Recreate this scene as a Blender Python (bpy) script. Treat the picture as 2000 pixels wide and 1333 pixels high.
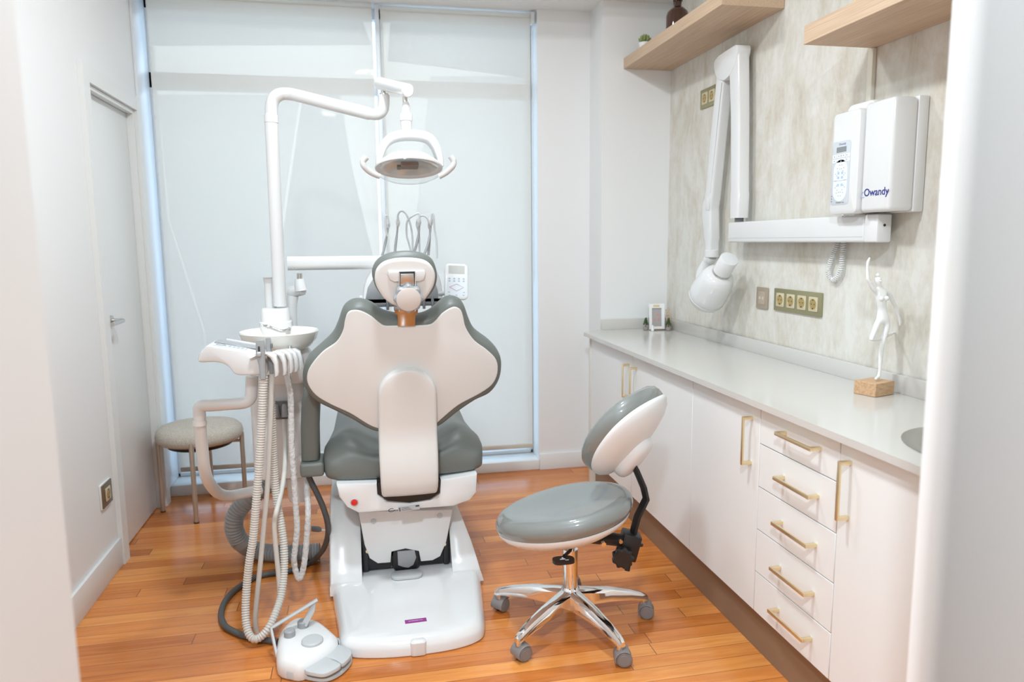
import bpy, bmesh, math, random
from mathutils import Vector, Matrix, Euler
random.seed(7)
PI = math.pi
for o in list(bpy.data.objects):
    bpy.data.objects.remove(o)
S = bpy.context.scene
COL = S.collection

# ------------------------------------------------------------------ camera
CAM_H = 1.40
pitch, yaw, roll = math.radians(7.80), math.radians(11.61), math.radians(-.58)
fw = Vector((math.sin(yaw)*math.cos(pitch), math.cos(yaw)*math.cos(pitch), -math.sin(pitch)))
rt = Vector((math.cos(yaw), -math.sin(yaw), 0))
up = rt.cross(fw)
r2 = rt*math.cos(roll) + up*math.sin(roll)
u2 = up*math.cos(roll) - rt*math.sin(roll)
cd = bpy.data.cameras.new('camera')
cam = bpy.data.objects.new('camera', cd)
COL.objects.link(cam)
cam.matrix_world = Matrix(((r2.x, u2.x, -fw.x, 0), (r2.y, u2.y, -fw.y, 0), (r2.z, u2.z, -fw.z, CAM_H), (0, 0, 0, 1)))
cd.sensor_width = 36
cd.lens = 1425*36/2000
cd.clip_start = .05
cd.dof.use_dof = True
cd.dof.focus_distance = 2.65
cd.dof.aperture_fstop = 2.4
S.camera = cam

# ------------------------------------------------------------------ world, exposure, lamps
S.view_settings.view_transform = 'Standard'
S.view_settings.look = 'None'
S.view_settings.gamma = 1
S.view_settings.use_curve_mapping = False
S.view_settings.exposure = -0.08
w = bpy.data.worlds.new('overcast')
S.world = w
w.use_nodes = True
bg = w.node_tree.nodes['Background']
bg.inputs[0].default_value = (.70, .86, 1.0, 1)
bg.inputs[1].default_value = 2.95


def lamp(name, loc, power, size, col=(.92, .965, 1), rot=(0, 0, 0), spread=PI):
    l = bpy.data.lights.new(name, 'AREA')
    l.shape = 'DISK'
    l.size = size
    l.energy = power
    l.color = col
    l.spread = spread
    o = bpy.data.objects.new(name, l)
    COL.objects.link(o)
    o.location = loc
    o.rotation_euler = rot
    return o


for i, (x, y, p, s) in enumerate(((.2, 2.90, 18, .24), (.10, 1.75, 41, .24), (-.36, -.6, 112, .25))):
    lamp('ceiling_lamp_light', (x, y, 2.955), p, s, ((.93, .97, 1), (.84, .94, 1), (.77, .91, 1))[i])


# ------------------------------------------------------------------ mesh helpers
def M_(loc=(0, 0, 0), rot=(0, 0, 0)):
    return Matrix.Translation(loc) @ Euler(rot).to_matrix().to_4x4()


def join(bm, t, mat=None):
    if mat is not None:
        bmesh.ops.transform(t, matrix=mat, verts=t.verts)
    me = bpy.data.meshes.new('tmp')
    t.to_mesh(me)
    t.free()
    bm.from_mesh(me)
    bpy.data.meshes.remove(me)
    return bm


def box(bm, x0, x1, y0, y1, z0, z1, bev=0, seg=2, mat=None):
    t = bmesh.new()
    bmesh.ops.create_cube(t, size=1)
    for v in t.verts:
        v.co = Vector(((x0+x1)/2+v.co.x*(x1-x0), (y0+y1)/2+v.co.y*(y1-y0), (z0+z1)/2+v.co.z*(z1-z0)))
    if bev:
        bmesh.ops.bevel(t, geom=t.edges[:], offset=bev, segments=seg, profile=.5, affect='EDGES')
    return join(bm, t, mat)


def smooth(pts, n=6, closed=False):
    P = [Vector(p) for p in pts]
    m = len(P)
    out = []
    rng = range(m) if closed else range(m-1)
    for i in rng:
        p1, p2 = P[i], P[(i+1) % m]
        p0 = P[(i-1) % m] if (closed or i > 0) else p1*2-p2
        p3 = P[(i+2) % m] if (closed or i < m-2) else p2*2-p1
        for k in range(n):
            t = k/n
            out.append(.5*((2*p1)+(-p0+p2)*t+(2*p0-5*p1+4*p2-p3)*t*t+(-p0+3*p1-3*p2+p3)*t**3))
    if not closed:
        out.append(P[-1])
    return out


def resample(pts, step):
    out = [pts[0]]
    acc = 0
    for a, b in zip(pts, pts[1:]):
        d = (b-a).length
        if d < 1e-9:
            continue
        t = step-acc
        while t <= d:
            out.append(a+(b-a)*(t/d))
            t += step
        acc = d-(t-step)
    if (out[-1]-pts[-1]).length > step*.3:
        out.append(pts[-1])
    return out


def loft(bm, rings, closed=True, cap0=True, cap1=True):
    vs = [[bm.verts.new(p) for p in r] for r in rings]
    n = len(vs[0])
    for a, b in zip(vs, vs[1:]):
        for i in range(n if closed else n-1):
            j = (i+1) % n
            try:
                bm.faces.new((a[i], a[j], b[j], b[i]))
            except ValueError:
                pass
    if cap0:
        bm.faces.new(vs[0][::-1])
    if cap1:
        bm.faces.new(vs[-1])
    return bm


def tube(bm, pts, r, n=14, sm=0, flat=1.0, upv=None):
    """r: number, list or function of (index, arc length)."""
    P = [Vector(p) for p in pts]
    if sm:
        P = smooth(P, sm)
    L = [0]
    for a, b in zip(P, P[1:]):
        L.append(L[-1]+(b-a).length)
    t0 = (P[1]-P[0]).normalized()
    nrm = Vector(upv) if upv else (Vector((0, 0, 1)) if abs(t0.z) < .9 else Vector((0, 1, 0)))
    rings = []
    for i, p in enumerate(P):
        a = P[max(i-1, 0)]
        b = P[min(i+1, len(P)-1)]
        t = (b-a).normalized()
        nrm = (nrm-t*nrm.dot(t)).normalized()
        bn = t.cross(nrm)
        rad = r(i, L[i]) if callable(r) else (r[min(i, len(r)-1)] if isinstance(r, (list, tuple)) else r)
        rings.append([p+nrm*math.cos(2*PI*k/n)*rad*flat+bn*math.sin(2*PI*k/n)*rad for k in range(n)])
    return loft(bm, rings)


def corr(bm, pts, r, pitch_=.008, depth=.12, n=16):
    P = resample(smooth(pts, 10), pitch_/4)
    return tube(bm, P, lambda i, l: r*(1+depth*math.sin(2*PI*i/4)), n)


def lathe(bm, prof, n=32, mat=None, sx=1, sy=1):
    t = bmesh.new()
    loft(t, [[Vector((max(r, 1e-4)*math.cos(2*PI*k/n)*sx, max(r, 1e-4)*math.sin(2*PI*k/n)*sy, z)) for k in range(n)] for r, z in prof])
    return join(bm, t, mat)


def cyl(bm, a, b, r, n=20, bev=0):
    a, b = Vector(a), Vector(b)
    d = b-a
    L = d.length
    q = Vector((0, 0, 1)).rotation_difference(d.normalized()).to_matrix().to_4x4()
    pr = [(r-bev, 0), (r, bev), (r, L-bev), (r-bev, L)] if bev else [(r, 0), (r, L)]
    return lathe(bm, pr, n, Matrix.Translation(a) @ q)


def offset(pts, d):
    """closed 2D outline moved inwards by d (counter-clockwise or clockwise both work)."""
    n = len(pts)
    area = sum(pts[i].x*pts[(i+1) % n].y-pts[(i+1) % n].x*pts[i].y for i in range(n))
    s = 1 if area > 0 else -1
    out = []
    for i in range(n):
        t = (pts[(i+1) % n]-pts[i-1]).normalized()
        out.append(pts[i]+Vector((-t.y, t.x))*d*s)
    return out


def pillow(bm, outline, prof, mat):
    """outline: 2D; prof: list of (inset, w)."""
    t = bmesh.new()
    o2 = [Vector(p[:2]) for p in outline]
    loft(t, [[Vector((p.x, p.y, wz)) for p in offset(o2, d)] for d, wz in prof])
    bmesh.ops.recalc_face_normals(t, faces=t.faces)
    return join(bm, t, mat)


def rrect(w_, h_, r, n=6, cx=0, cy=0):
    out = []
    for sx, sy, a0 in ((1, 1, 0), (-1, 1, PI/2), (-1, -1, PI), (1, -1, 1.5*PI)):
        for k in range(n+1):
            a = a0+PI/2*k/n
            out.append(Vector((cx+sx*(w_/2-r)+r*math.cos(a), cy+sy*(h_/2-r)+r*math.sin(a))))
    return out


def prism(bm, pts, w0, w1, mat, bev=0):
    pr = [(0, w0), (0, w1)] if not bev else [(bev, w0), (bev*.3, w0+bev*.3), (0, w0+bev), (0, w1-bev), (bev*.3, w1-bev*.3), (bev, w1)]
    return pillow(bm, pts, pr, mat)


XZ = Matrix(((1, 0, 0, 0), (0, 0, -1, 0), (0, 1, 0, 0), (0, 0, 0, 1)))      # (u, v, w) -> x, z, -y  (w towards the camera)
YZ = Matrix(((0, 0, -1, 0), (-1, 0, 0, 0), (0, 1, 0, 0), (0, 0, 0, 1)))     # u -> -y, v -> z, w -> -x (faces the room from the right wall)


def obj(name, bm, mat, parent=None, label=None, ang=38):
    bmesh.ops.remove_doubles(bm, verts=bm.verts, dist=1e-6)
    bmesh.ops.recalc_face_normals(bm, faces=bm.faces)
    ca = math.radians(ang)
    for f in bm.faces:
        f.smooth = True
    for e in bm.edges:
        if len(e.link_faces) == 2 and e.calc_face_angle(0) > ca:
            e.smooth = False
    me = bpy.data.meshes.new(name)
    bm.to_mesh(me)
    bm.free()
    me.materials.append(mat)
    return link(name, me, parent, label)


WORLDSPACE = set()


def link(name, me, parent=None, label=None):
    o = bpy.data.objects.new(name, me)
    COL.objects.link(o)
    if parent is not None:
        o.parent = parent
        if parent.name in WORLDSPACE:
            o.matrix_parent_inverse = Matrix.Translation(-parent.location)
    if label:
        o['label'] = label
    return o


def tag(o, label, cat, group=None):
    o['label'] = label
    o['category'] = cat
    if group:
        o['group'] = group
    return o


def thing(name, label, cat, loc, group=None, local=False, rotz=0):
    o = bpy.data.objects.new(name, None)
    COL.objects.link(o)
    o.empty_display_size = .05
    o.location = loc
    o.rotation_euler = (0, 0, rotz)
    if not local:
        WORLDSPACE.add(o.name)
    return tag(o, label, cat, group)


def struct(name, bm, mat, parent=None, ang=38):
    o = obj(name, bm, mat, parent, ang=ang)
    if parent is None:
        o['kind'] = 'structure'
    return o


def text_mesh(txt, size, mat4, ext=.0004, bold=0):
    c = bpy.data.curves.new('lettering', 'FONT')
    c.body = txt
    c.size = size
    c.extrude = ext
    c.offset = bold
    c.align_x = 'CENTER'
    c.align_y = 'CENTER'
    o = bpy.data.objects.new('lettering', c)
    COL.objects.link(o)
    bpy.context.view_layer.update()
    me = bpy.data.meshes.new_from_object(o.evaluated_get(bpy.context.evaluated_depsgraph_get()))
    bpy.data.objects.remove(o)
    bpy.data.curves.remove(c)
    me.transform(mat4)
    bm = bmesh.new()
    bm.from_mesh(me)
    bpy.data.meshes.remove(me)
    return bm


# ------------------------------------------------------------------ materials
def mat(name, col, rough=.5, metal=0, coat=0, spec=.5, **kw):
    m = bpy.data.materials.new(name)
    m.use_nodes = True
    b = m.node_tree.nodes['Principled BSDF']
    b.inputs['Base Color'].default_value = (*col, 1)
    b.inputs['Roughness'].default_value = rough
    b.inputs['Metallic'].default_value = metal
    b.inputs['Coat Weight'].default_value = coat
    b.inputs['Coat Roughness'].default_value = .05
    b.inputs['Specular IOR Level'].default_value = spec
    for k, v in kw.items():
        b.inputs[k.replace('_', ' ')].default_value = v
    return m


def nodes(m):
    nt = m.node_tree
    return nt, nt.nodes['Principled BSDF'], lambda t, **k: mk(nt, t, **k), nt.links.new


def mk(nt, t, **k):
    n = nt.nodes.new(t)
    for a, v in k.items():
        setattr(n, a, v)
    return n


def bump(m, scale, strength, dist=.001, stretch=(1, 1, 1), detail=3):
    nt, b, N, L = nodes(m)
    tc = N('ShaderNodeTexCoord')
    mp = N('ShaderNodeMapping')
    mp.inputs['Scale'].default_value = stretch
    nz = N('ShaderNodeTexNoise')
    nz.inputs['Scale'].default_value = scale
    nz.inputs['Detail'].default_value = detail
    bp = N('ShaderNodeBump')
    bp.inputs['Strength'].default_value = strength
    bp.inputs['Distance'].default_value = dist
    L(tc.outputs['Object'], mp.inputs[0])
    L(mp.outputs[0], nz.inputs['Vector'])
    L(nz.outputs['Fac'], bp.inputs['Height'])
    L(bp.outputs[0], b.inputs['Normal'])
    return m


def ramp(nt, stops):
    r = nt.nodes.new('ShaderNodeValToRGB')
    e = r.color_ramp.elements
    e[0].position, e[0].color = stops[0][0], (*stops[0][1], 1)
    e[1].position, e[1].color = stops[-1][0], (*stops[-1][1], 1)
    for p, c in stops[1:-1]:
        x = e.new(p)
        x.color = (*c, 1)
    return r


PAINT = bump(mat('white_wall_paint', (.83, .835, .83), .55), 220, .05)
CEIL = mat('white_ceiling_paint', (.85, .85, .84), .7)
DOORW = mat('white_door_lacquer', (.80, .81, .80), .38)
GLOSS = mat('white_gloss_enamel', (.75, .75, .745), .16, coat=.5)
PLAST = mat('white_plastic', (.77, .77, .765), .3)
SHELL = mat('warm_white_plastic_shell', (.70, .685, .66), .3)
CREAM = mat('cream_ceramic', (.84, .82, .76), .15, coat=.4)
VINYL = bump(mat('grey_vinyl_upholstery', (.150, .163, .150), .42), 900, .08)
FILM = bump(mat('grey_vinyl_under_clear_film', (.20, .215, .205), .38, coat=1), 14, .06, .004, detail=1)
DGREY = mat('dark_grey_plastic', (.16, .165, .17), .4)
MGREY = mat('mid_grey_plastic', (.34, .35, .36), .4)
LGREY = mat('light_grey_plastic', (.52, .54, .55), .4)
CASTER = mat('taupe_castor_plastic', (.22, .20, .195), .45)
BLACK = mat('black_plastic', (.012, .012, .013), .4)
CHROME = mat('polished_chrome', (.82, .82, .82), .08, 1)
SPOUT = mat('chrome_spout_metal', (.55, .55, .55), .15, 1)
SATIN = mat('satin_steel', (.60, .59, .57), .28, 1)
BRASS = mat('satin_brass', (.86, .73, .47), .34, 1)
CABF = mat('off_white_cabinet_lacquer', (.83, .835, .825), .42)
TOP = bump(mat('pale_grey_composite_stone', (.62, .60, .565), .14), 400, .01)
PLINTH = mat('brown_plinth_laminate', (.26, .165, .105), .45)
HOSEB = mat('beige_suction_hose', (.60, .575, .53), .45)
HOSEG = mat('grey_corrugated_hose', (.30, .31, .315), .4)
HOSED = mat('dark_grey_hose', (.085, .088, .088), .45)
SLEEVE = mat('crinkled_clear_sleeve', (.90, .90, .89), .18, Transmission_Weight=.3, Alpha=.85)
bump(SLEEVE, 70, .9, .01)
RED = mat('red_push_button', (.65, .008, .012), .25, coat=.6)
PURPLE = mat('purple_sticker', (.30, .03, .26), .4)
STICK = mat('silver_rating_sticker', (.50, .52, .54), .35)
INK = mat('dark_ink', (.03, .03, .035), .5)
INKB = mat('navy_ink', (.012, .02, .22), .5)
PANELB = mat('pale_grey_blue_membrane', (.58, .62, .66), .4)
SCREEN = mat('grey_lcd_screen', (.50, .51, .48), .25)
LCD = mat('dim_segment_display', (.24, .26, .27), .25)
OLIVE = mat('brushed_gold_socket_plate', (.36, .33, .19), .4, .6)
SOCK = mat('gold_socket_face', (.66, .58, .40), .4, .2)
SOCKD = mat('gold_socket_well', (.50, .36, .14), .35, .5)
TAUPE = mat('taupe_socket_plate', (.42, .34, .26), .4, .25)
PLASTER = mat('white_plaster_figure', (.86, .85, .83), .5)
AMBER = mat('brown_amber_glass', (.10, .03, .012), .06, Transmission_Weight=.6, coat=.5)
LEAF = mat('succulent_leaf', (.24, .30, .10), .5)
STEM = mat('thin_stick', (.02, .018, .016), .7)
POT = mat('white_ceramic_pot', (.86, .86, .85), .25)
BEECH = mat('beech_wood', (.60, .37, .21), .45)
SHELLW = mat('sandy_coral', (.72, .55, .33), .7)
STEELS = mat('brushed_sink_steel', (.45, .45, .44), .25, 1)
ALU = mat('white_window_frame', (.80, .83, .86), .35)
CHAMP = mat('champagne_metal_leg', (.50, .43, .35), .38, .6)
KNOB = mat('satin_knob_face', (.64, .58, .54), .35)
GREYTRAY = mat('grey_tray_liner', (.33, .345, .36), .35)
for m_, sc in ((BEECH, 60),):
    nt, b, N, L = nodes(m_)
    tc = N('ShaderNodeTexCoord')
    mp = N('ShaderNodeMapping')
    mp.inputs['Scale'].default_value = (1, 14, 14)
    nz = N('ShaderNodeTexNoise')
    nz.inputs['Scale'].default_value = 8
    rp = ramp(nt, [(.3, (.50, .29, .15)), (.7, (.66, .43, .26))])
    L(tc.outputs['Object'], mp.inputs[0])
    L(mp.outputs[0], nz.inputs['Vector'])
    L(nz.outputs['Fac'], rp.inputs[0])
    L(rp.outputs[0], b.inputs['Base Color'])


def clear_glass(name, col=(1, 1, 1), rough=0, fac=.12):
    m = bpy.data.materials.new(name)
    m.use_nodes = True
    nt = m.node_tree
    nt.nodes.clear()
    o = nt.nodes.new('ShaderNodeOutputMaterial')
    t = nt.nodes.new('ShaderNodeBsdfTransparent')
    t.inputs[0].default_value = (*col, 1)
    g = nt.nodes.new('ShaderNodeBsdfGlossy')
    g.inputs['Roughness'].default_value = rough
    lw = nt.nodes.new('ShaderNodeLayerWeight')
    lw.inputs[0].default_value = .5
    pw = nt.nodes.new('ShaderNodeMath')
    pw.operation = 'POWER'
    pw.inputs[1].default_value = 4
    nt.links.new(lw.outputs['Facing'], pw.inputs[0])
    fr = nt.nodes.new('ShaderNodeMath')
    fr.operation = 'MULTIPLY_ADD'
    fr.inputs[1].default_value = .7
    fr.inputs[2].default_value = .04
    nt.links.new(pw.outputs[0], fr.inputs[0])
    mx = nt.nodes.new('ShaderNodeMixShader')
    nt.links.new(fr.outputs[0], mx.inputs[0])
    nt.links.new(t.outputs[0], mx.inputs[1])
    nt.links.new(g.outputs[0], mx.inputs[2])
    nt.links.new(mx.outputs[0], o.inputs[0])
    return m


GLASS = clear_glass('window_glass', (.93, .97, 1))
LENS = clear_glass('clear_lens_plastic', (.97, .98, .98), .12)


def blind_fabric():
    m = bpy.data.materials.new('screen_blind_fabric')
    m.use_nodes = True
    nt = m.node_tree
    nt.nodes.clear()
    o = nt.nodes.new('ShaderNodeOutputMaterial')
    d = nt.nodes.new('ShaderNodeBsdfDiffuse')
    d.inputs[0].default_value = (.80, .79, .76, 1)
    tr = nt.nodes.new('ShaderNodeBsdfTranslucent')
    tr.inputs[0].default_value = (.93, .90, .85, 1)
    tp = nt.nodes.new('ShaderNodeBsdfTransparent')
    tp.inputs[0].default_value = (1, .93, .86, 1)
    m1 = nt.nodes.new('ShaderNodeMixShader')
    m1.inputs[0].default_value = .42
    m2 = nt.nodes.new('ShaderNodeMixShader')
    m2.inputs[0].default_value = .36
    L = nt.links.new
    L(d.outputs[0], m1.inputs[1])
    L(tr.outputs[0], m1.inputs[2])
    L(m1.outputs[0], m2.inputs[1])
    L(tp.outputs[0], m2.inputs[2])
    L(m2.outputs[0], o.inputs[0])
    return m


BLIND = blind_fabric()


def floor_mat():
    m = mat('honey_wood_strip_floor', (.5, .2, .06), .3)
    nt, b, N, L = nodes(m)

    def math_(op, a, c=None):
        n = N('ShaderNodeMath', operation=op)
        for i, v in ((0, a), (1, c)):
            if v is None:
                continue
            if isinstance(v, (int, float)):
                n.inputs[i].default_value = v
            else:
                L(v, n.inputs[i])
        return n.outputs[0]
    tc = N('ShaderNodeTexCoord')
    sp = N('ShaderNodeSeparateXYZ')
    L(tc.outputs['Object'], sp.inputs[0])
    row = math_('DIVIDE', sp.outputs[1], .070)
    ri = math_('FLOOR', row)
    rf = math_('FRACT', row)
    wn = N('ShaderNodeTexWhiteNoise', noise_dimensions='1D')
    L(ri, wn.inputs['W'])
    xs = math_('ADD', math_('DIVIDE', sp.outputs[0], 1.25), math_('MULTIPLY', wn.outputs['Value'], 9.7))
    xi = math_('FLOOR', xs)
    xf = math_('FRACT', xs)
    cv = N('ShaderNodeCombineXYZ')
    L(ri, cv.inputs[0])
    L(xi, cv.inputs[1])
    w2 = N('ShaderNodeTexWhiteNoise', noise_dimensions='2D')
    L(cv.outputs[0], w2.inputs['Vector'])
    # grain
    gv = N('ShaderNodeCombineXYZ')
    L(math_('ADD', math_('MULTIPLY', sp.outputs[0], 1.5), math_('MULTIPLY', w2.outputs['Value'], 40)), gv.inputs[0])
    L(math_('MULTIPLY', sp.outputs[1], 22), gv.inputs[1])
    nz = N('ShaderNodeTexNoise')
    nz.inputs['Scale'].default_value = 2.2
    nz.inputs['Detail'].default_value = 6
    nz.inputs['Roughness'].default_value = .62
    nz.inputs['Distortion'].default_value = .7
    L(gv.outputs[0], nz.inputs['Vector'])
    rp = ramp(nt, [(.28, (.46, .130, .024)), (.45, (.60, .195, .042)), (.60, (.68, .24, .056)), (.78, (.80, .34, .09))])
    L(math_('ADD', math_('MULTIPLY', w2.outputs['Value'], .40), math_('MULTIPLY', nz.outputs['Fac'], .60)), rp.inputs[0])
    seam = math_('MAXIMUM', math_('LESS_THAN', rf, .026), math_('LESS_THAN', xf, .0025))
    mx = N('ShaderNodeMix', data_type='RGBA')
    L(math_('MULTIPLY', seam, .8), mx.inputs['Factor'])
    L(rp.outputs[0], mx.inputs['A'])
    mx.inputs['B'].default_value = (.10, .045, .018, 1)
    L(mx.outputs['Result'], b.inputs['Base Color'])
    b.inputs['Roughness'].default_value = .20
    bp = N('ShaderNodeBump')
    bp.inputs['Strength'].default_value = .06
    bp.inputs['Distance'].default_value = .002
    L(nz.outputs['Fac'], bp.inputs['Height'])
    L(bp.outputs[0], b.inputs['Normal'])
    return m


def oak_mat():
    m = mat('pale_oak_laminate', (.5, .35, .22), .5)
    nt, b, N, L = nodes(m)
    tc = N('ShaderNodeTexCoord')
    mp = N('ShaderNodeMapping')
    mp.inputs['Scale'].default_value = (26, .9, 60)
    nz = N('ShaderNodeTexNoise')
    nz.inputs['Scale'].default_value = 5
    nz.inputs['Detail'].default_value = 5
    rp = ramp(nt, [(.25, (.50, .345, .225)), (.6, (.63, .46, .32)), (.85, (.68, .52, .38))])
    L(tc.outputs['Object'], mp.inputs[0])
    L(mp.outputs[0], nz.inputs['Vector'])
    L(nz.outputs['Fac'], rp.inputs[0])
    L(rp.outputs[0], b.inputs['Base Color'])
    return m


def wallpaper_mat():
    m = mat('distressed_plaster_wallpaper', (.7, .65, .6), .6)
    nt, b, N, L = nodes(m)
    tc = N('ShaderNodeTexCoord')

    def nz_(scale, st, det, dist=0):
        mp = N('ShaderNodeMapping')
        mp.inputs['Scale'].default_value = st
        n = N('ShaderNodeTexNoise')
        n.inputs['Scale'].default_value = scale
        n.inputs['Detail'].default_value = det
        n.inputs['Roughness'].default_value = .65
        n.inputs['Distortion'].default_value = dist
        L(tc.outputs['Object'], mp.inputs[0])
        L(mp.outputs[0], n.inputs['Vector'])
        return n.outputs['Fac']
    a = nz_(2.6, (1, 1.3, .75), 8, .7)
    c = nz_(7, (1, 1.7, .6), 8, .8)
    d = nz_(40, (1, 1.3, .8), 4)

    def add(x, y, k):
        n = N('ShaderNodeMath', operation='MULTIPLY_ADD')
        L(y, n.inputs[0])
        n.inputs[1].default_value = k
        L(x, n.inputs[2])
        return n.outputs[0]
    v = add(add(a, c, .75), d, .34)
    rp = ramp(nt, [(.62, (.53, .475, .395)), (.84, (.62, .57, .485)), (.98, (.675, .64, .57)), (1.0, (.75, .735, .685))])
    mr = N('ShaderNodeMapRange')
    mr.inputs['From Min'].default_value = .63
    mr.inputs['From Max'].default_value = 1.32
    L(v, mr.inputs['Value'])
    e = rp.color_ramp.elements
    for i, p in enumerate((.12, .38, .56, .82)):
        e[i].position = p
    L(mr.outputs[0], rp.inputs[0])
    L(rp.outputs[0], b.inputs['Base Color'])
    bp = N('ShaderNodeBump')
    bp.inputs['Strength'].default_value = .12
    bp.inputs['Distance'].default_value = .003
    L(v, bp.inputs['Height'])
    L(bp.outputs[0], b.inputs['Normal'])
    return m


def fabric_mat():
    m = mat('oatmeal_woven_fabric', (.56, .50, .43), .9)
    nt, b, N, L = nodes(m)
    tc = N('ShaderNodeTexCoord')
    nz = N('ShaderNodeTexNoise')
    nz.inputs['Scale'].default_value = 260
    rp = ramp(nt, [(.35, (.44, .40, .34)), (.65, (.66, .61, .54))])
    L(tc.outputs['Object'], nz.inputs['Vector'])
    L(nz.outputs['Fac'], rp.inputs[0])
    L(rp.outputs[0], b.inputs['Base Color'])
    return m


FLOOR, OAK, WALLP, FABRIC = floor_mat(), oak_mat(), wallpaper_mat(), fabric_mat()

# ------------------------------------------------------------------ room shell
LX, RX, BY, EY = -1.09, 1.76, 4.24, 4.02       # left wall, right wall, window wall, pillar face


def sbox(name, m, *a, bev=0, parent=None):
    return struct(name, box(bmesh.new(), *a, bev=bev), m, parent)


sbox('floor', FLOOR, -2.6, 2.6, -2.2, 4.45, -.05, 0)
sbox('ceiling', CEIL, -2.6, 2.6, -2.2, 4.6, 3.0, 3.1)
sbox('trim_1', CEIL, LX-.1, RX, 3.75, 4.399, 2.703, 2.999)                        # dropped soffit over the window
b = bmesh.new()                                                                # left wall with its door opening
box(b, LX-.12, LX, 1.02, 3.42, 0, 3)
box(b, LX-.12, LX, 4.13, 4.6, 0, 3)
box(b, LX-.12, LX, 3.42, 4.13, 2.07, 3)
struct('wall_left', b, PAINT)
sbox('wall_right', WALLP, RX, RX+.12, 1.02, 4.6, 0, 3)
sbox('wall_pillar', PAINT, 1.352, RX, EY, 4.245, 0, 3)
sbox('wall_back', PAINT, 1.035, 1.352, BY, 4.6, 0, 3)
b = bmesh.new()
box(b, -2.5, -.394, .95, 1.02, 0, 3)
box(b, -.50, -.394, .15, .95, 0, 3)
struct('wall_front_left', b, PAINT)
b = bmesh.new()
box(b, .907, 2.5, .95, 1.02, 0, 3)
box(b, .907, 1.02, .15, .95, 0, 3)
struct('wall_front_right', b, PAINT)
sbox('wall_corridor_left', PAINT, -2.5, -2.4, -2.1, .95, 0, 3)
sbox('wall_corridor_right', PAINT, 2.4, 2.5, -2.1, .95, 0, 3)
sbox('wall_corridor_back', PAINT, -2.5, 2.5, -2.2, -2.1, 0, 3)
sbox('baseboard_left', DOORW, LX+.0002, LX+.014, 1.022, 3.348, 0, .125, bev=.002)
sbox('baseboard_back', DOORW, 1.036, 1.338, BY-.014, BY-.0002, 0, .10, bev=.002)
sbox('baseboard_pillar', DOORW, 1.338, 1.3518, 4.02, 4.226, 0, .10, bev=.002)
# door
b = bmesh.new()
for y0, y1 in ((3.35, 3.42), (4.085, 4.155)):
    box(b, LX+.0003, LX+.022, y0, y1, 0, 2.14)
box(b, LX+.0004, LX+.0205, 3.4203, 4.0847, 2.07, 2.1395)
box(b, LX-.1001, LX+.006, 3.4215, 3.440, 0, 2.069)
box(b, LX-.1002, LX+.006, 4.0645, 4.084, 0, 2.069)
box(b, LX-.1003, LX+.005, 3.4401, 4.0644, 2.05, 2.068)
box(b, LX-.10, LX-.072, 3.4402, 4.0643, .001, 2.0499)  # backing panel added behind the door so its gaps don't show black
struct('trim_2', b, DOORW, ang=20)
d1 = sbox('door_1', DOORW, LX-.068, LX-.026, 3.442, 4.063, .006, 2.048, bev=.001)
b = bmesh.new()
tube(b, [(LX-.026, 3.575, 1.062), (LX+.020, 3.575, 1.062), (LX+.030, 3.565, 1.062), (LX+.030, 3.42, 1.060)], .0095, 14)
cyl(b, (LX-.026, 3.575, 1.062), (LX-.016, 3.575, 1.062), .024, 24)
obj('door_handle', b, SATIN, d1)
# window wall: frame, panes, curb
wf = bmesh.new()
WX0, WX1 = LX+.002, 1.033
YF0, YF1 = 4.40, 4.46
for x0, x1 in ((WX0, WX0+.022), (.130, .175), (WX1-.016, WX1)):
    box(wf, x0, x1, YF0, YF1, .063, 2.98, .003)
for z0, z1 in ((.063, .085), (2.24, 2.325), (2.65, 2.98)):
    box(wf, WX0, WX1, YF0, YF1, z0, z1, .003)
win = struct('window_1', wf, ALU)
for x0, x1 in ((WX0+.022, .130), (.175, WX1-.016)):
    for z0, z1 in ((.085, 2.24), (2.325, 2.65)):
        obj('window_pane', box(bmesh.new(), x0, x1, YF0+.026, YF0+.034, z0, z1), GLASS, win)
sbox('trim_3', ALU, .129, .150, 4.285, 4.3995, .063, 2.702, bev=.003)                # mullion post between the two blinds
sbox('trim_4', DOORW, LX+.0002, 1.0348, 4.235, 4.48, 0, .062, bev=.004)             # low curb under the window
sbox('trim_5', ALU, LX+.0002, LX+.012, 4.16, 4.3995, .063, 2.702, bev=.002)            # white jamb lining on the door side

# exterior
sbox('trim_6', mat('pale_exterior_paving', (.80, .82, .84), .8), -8, 8, 4.6, 14, -.25, -.15)

# boards added outside for the tones that show through the blinds
def board(name, pts, y, th, m):
    b_ = bmesh.new()
    prism(b_, pts, 0, th, Matrix.Translation((0, y, 0)) @ XZ)
    o = struct(name, b_, m)
    return o


def xz(l):
    return [Vector((p[0], p[2])) for p in l]


def tone_panel(name, col):
    m = bpy.data.materials.new(name)
    m.use_nodes = True
    nt = m.node_tree
    nt.nodes.clear()
    o = nt.nodes.new('ShaderNodeOutputMaterial')
    d = nt.nodes.new('ShaderNodeBsdfDiffuse')
    d.inputs[0].default_value = (.6, .63, .66, 1)
    tr = nt.nodes.new('ShaderNodeBsdfTranslucent')
    tr.inputs[0].default_value = (*col, 1)
    mx = nt.nodes.new('ShaderNodeMixShader')
    mx.inputs[0].default_value = .9
    nt.links.new(d.outputs[0], mx.inputs[1])
    nt.links.new(tr.outputs[0], mx.inputs[2])
    nt.links.new(mx.outputs[0], o.inputs[0])
    return m


TONEP = tone_panel('pale_tone_panel', (.86, .88, .90))
TONEG = tone_panel('grey_tone_panel', (.66, .70, .74))
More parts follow.
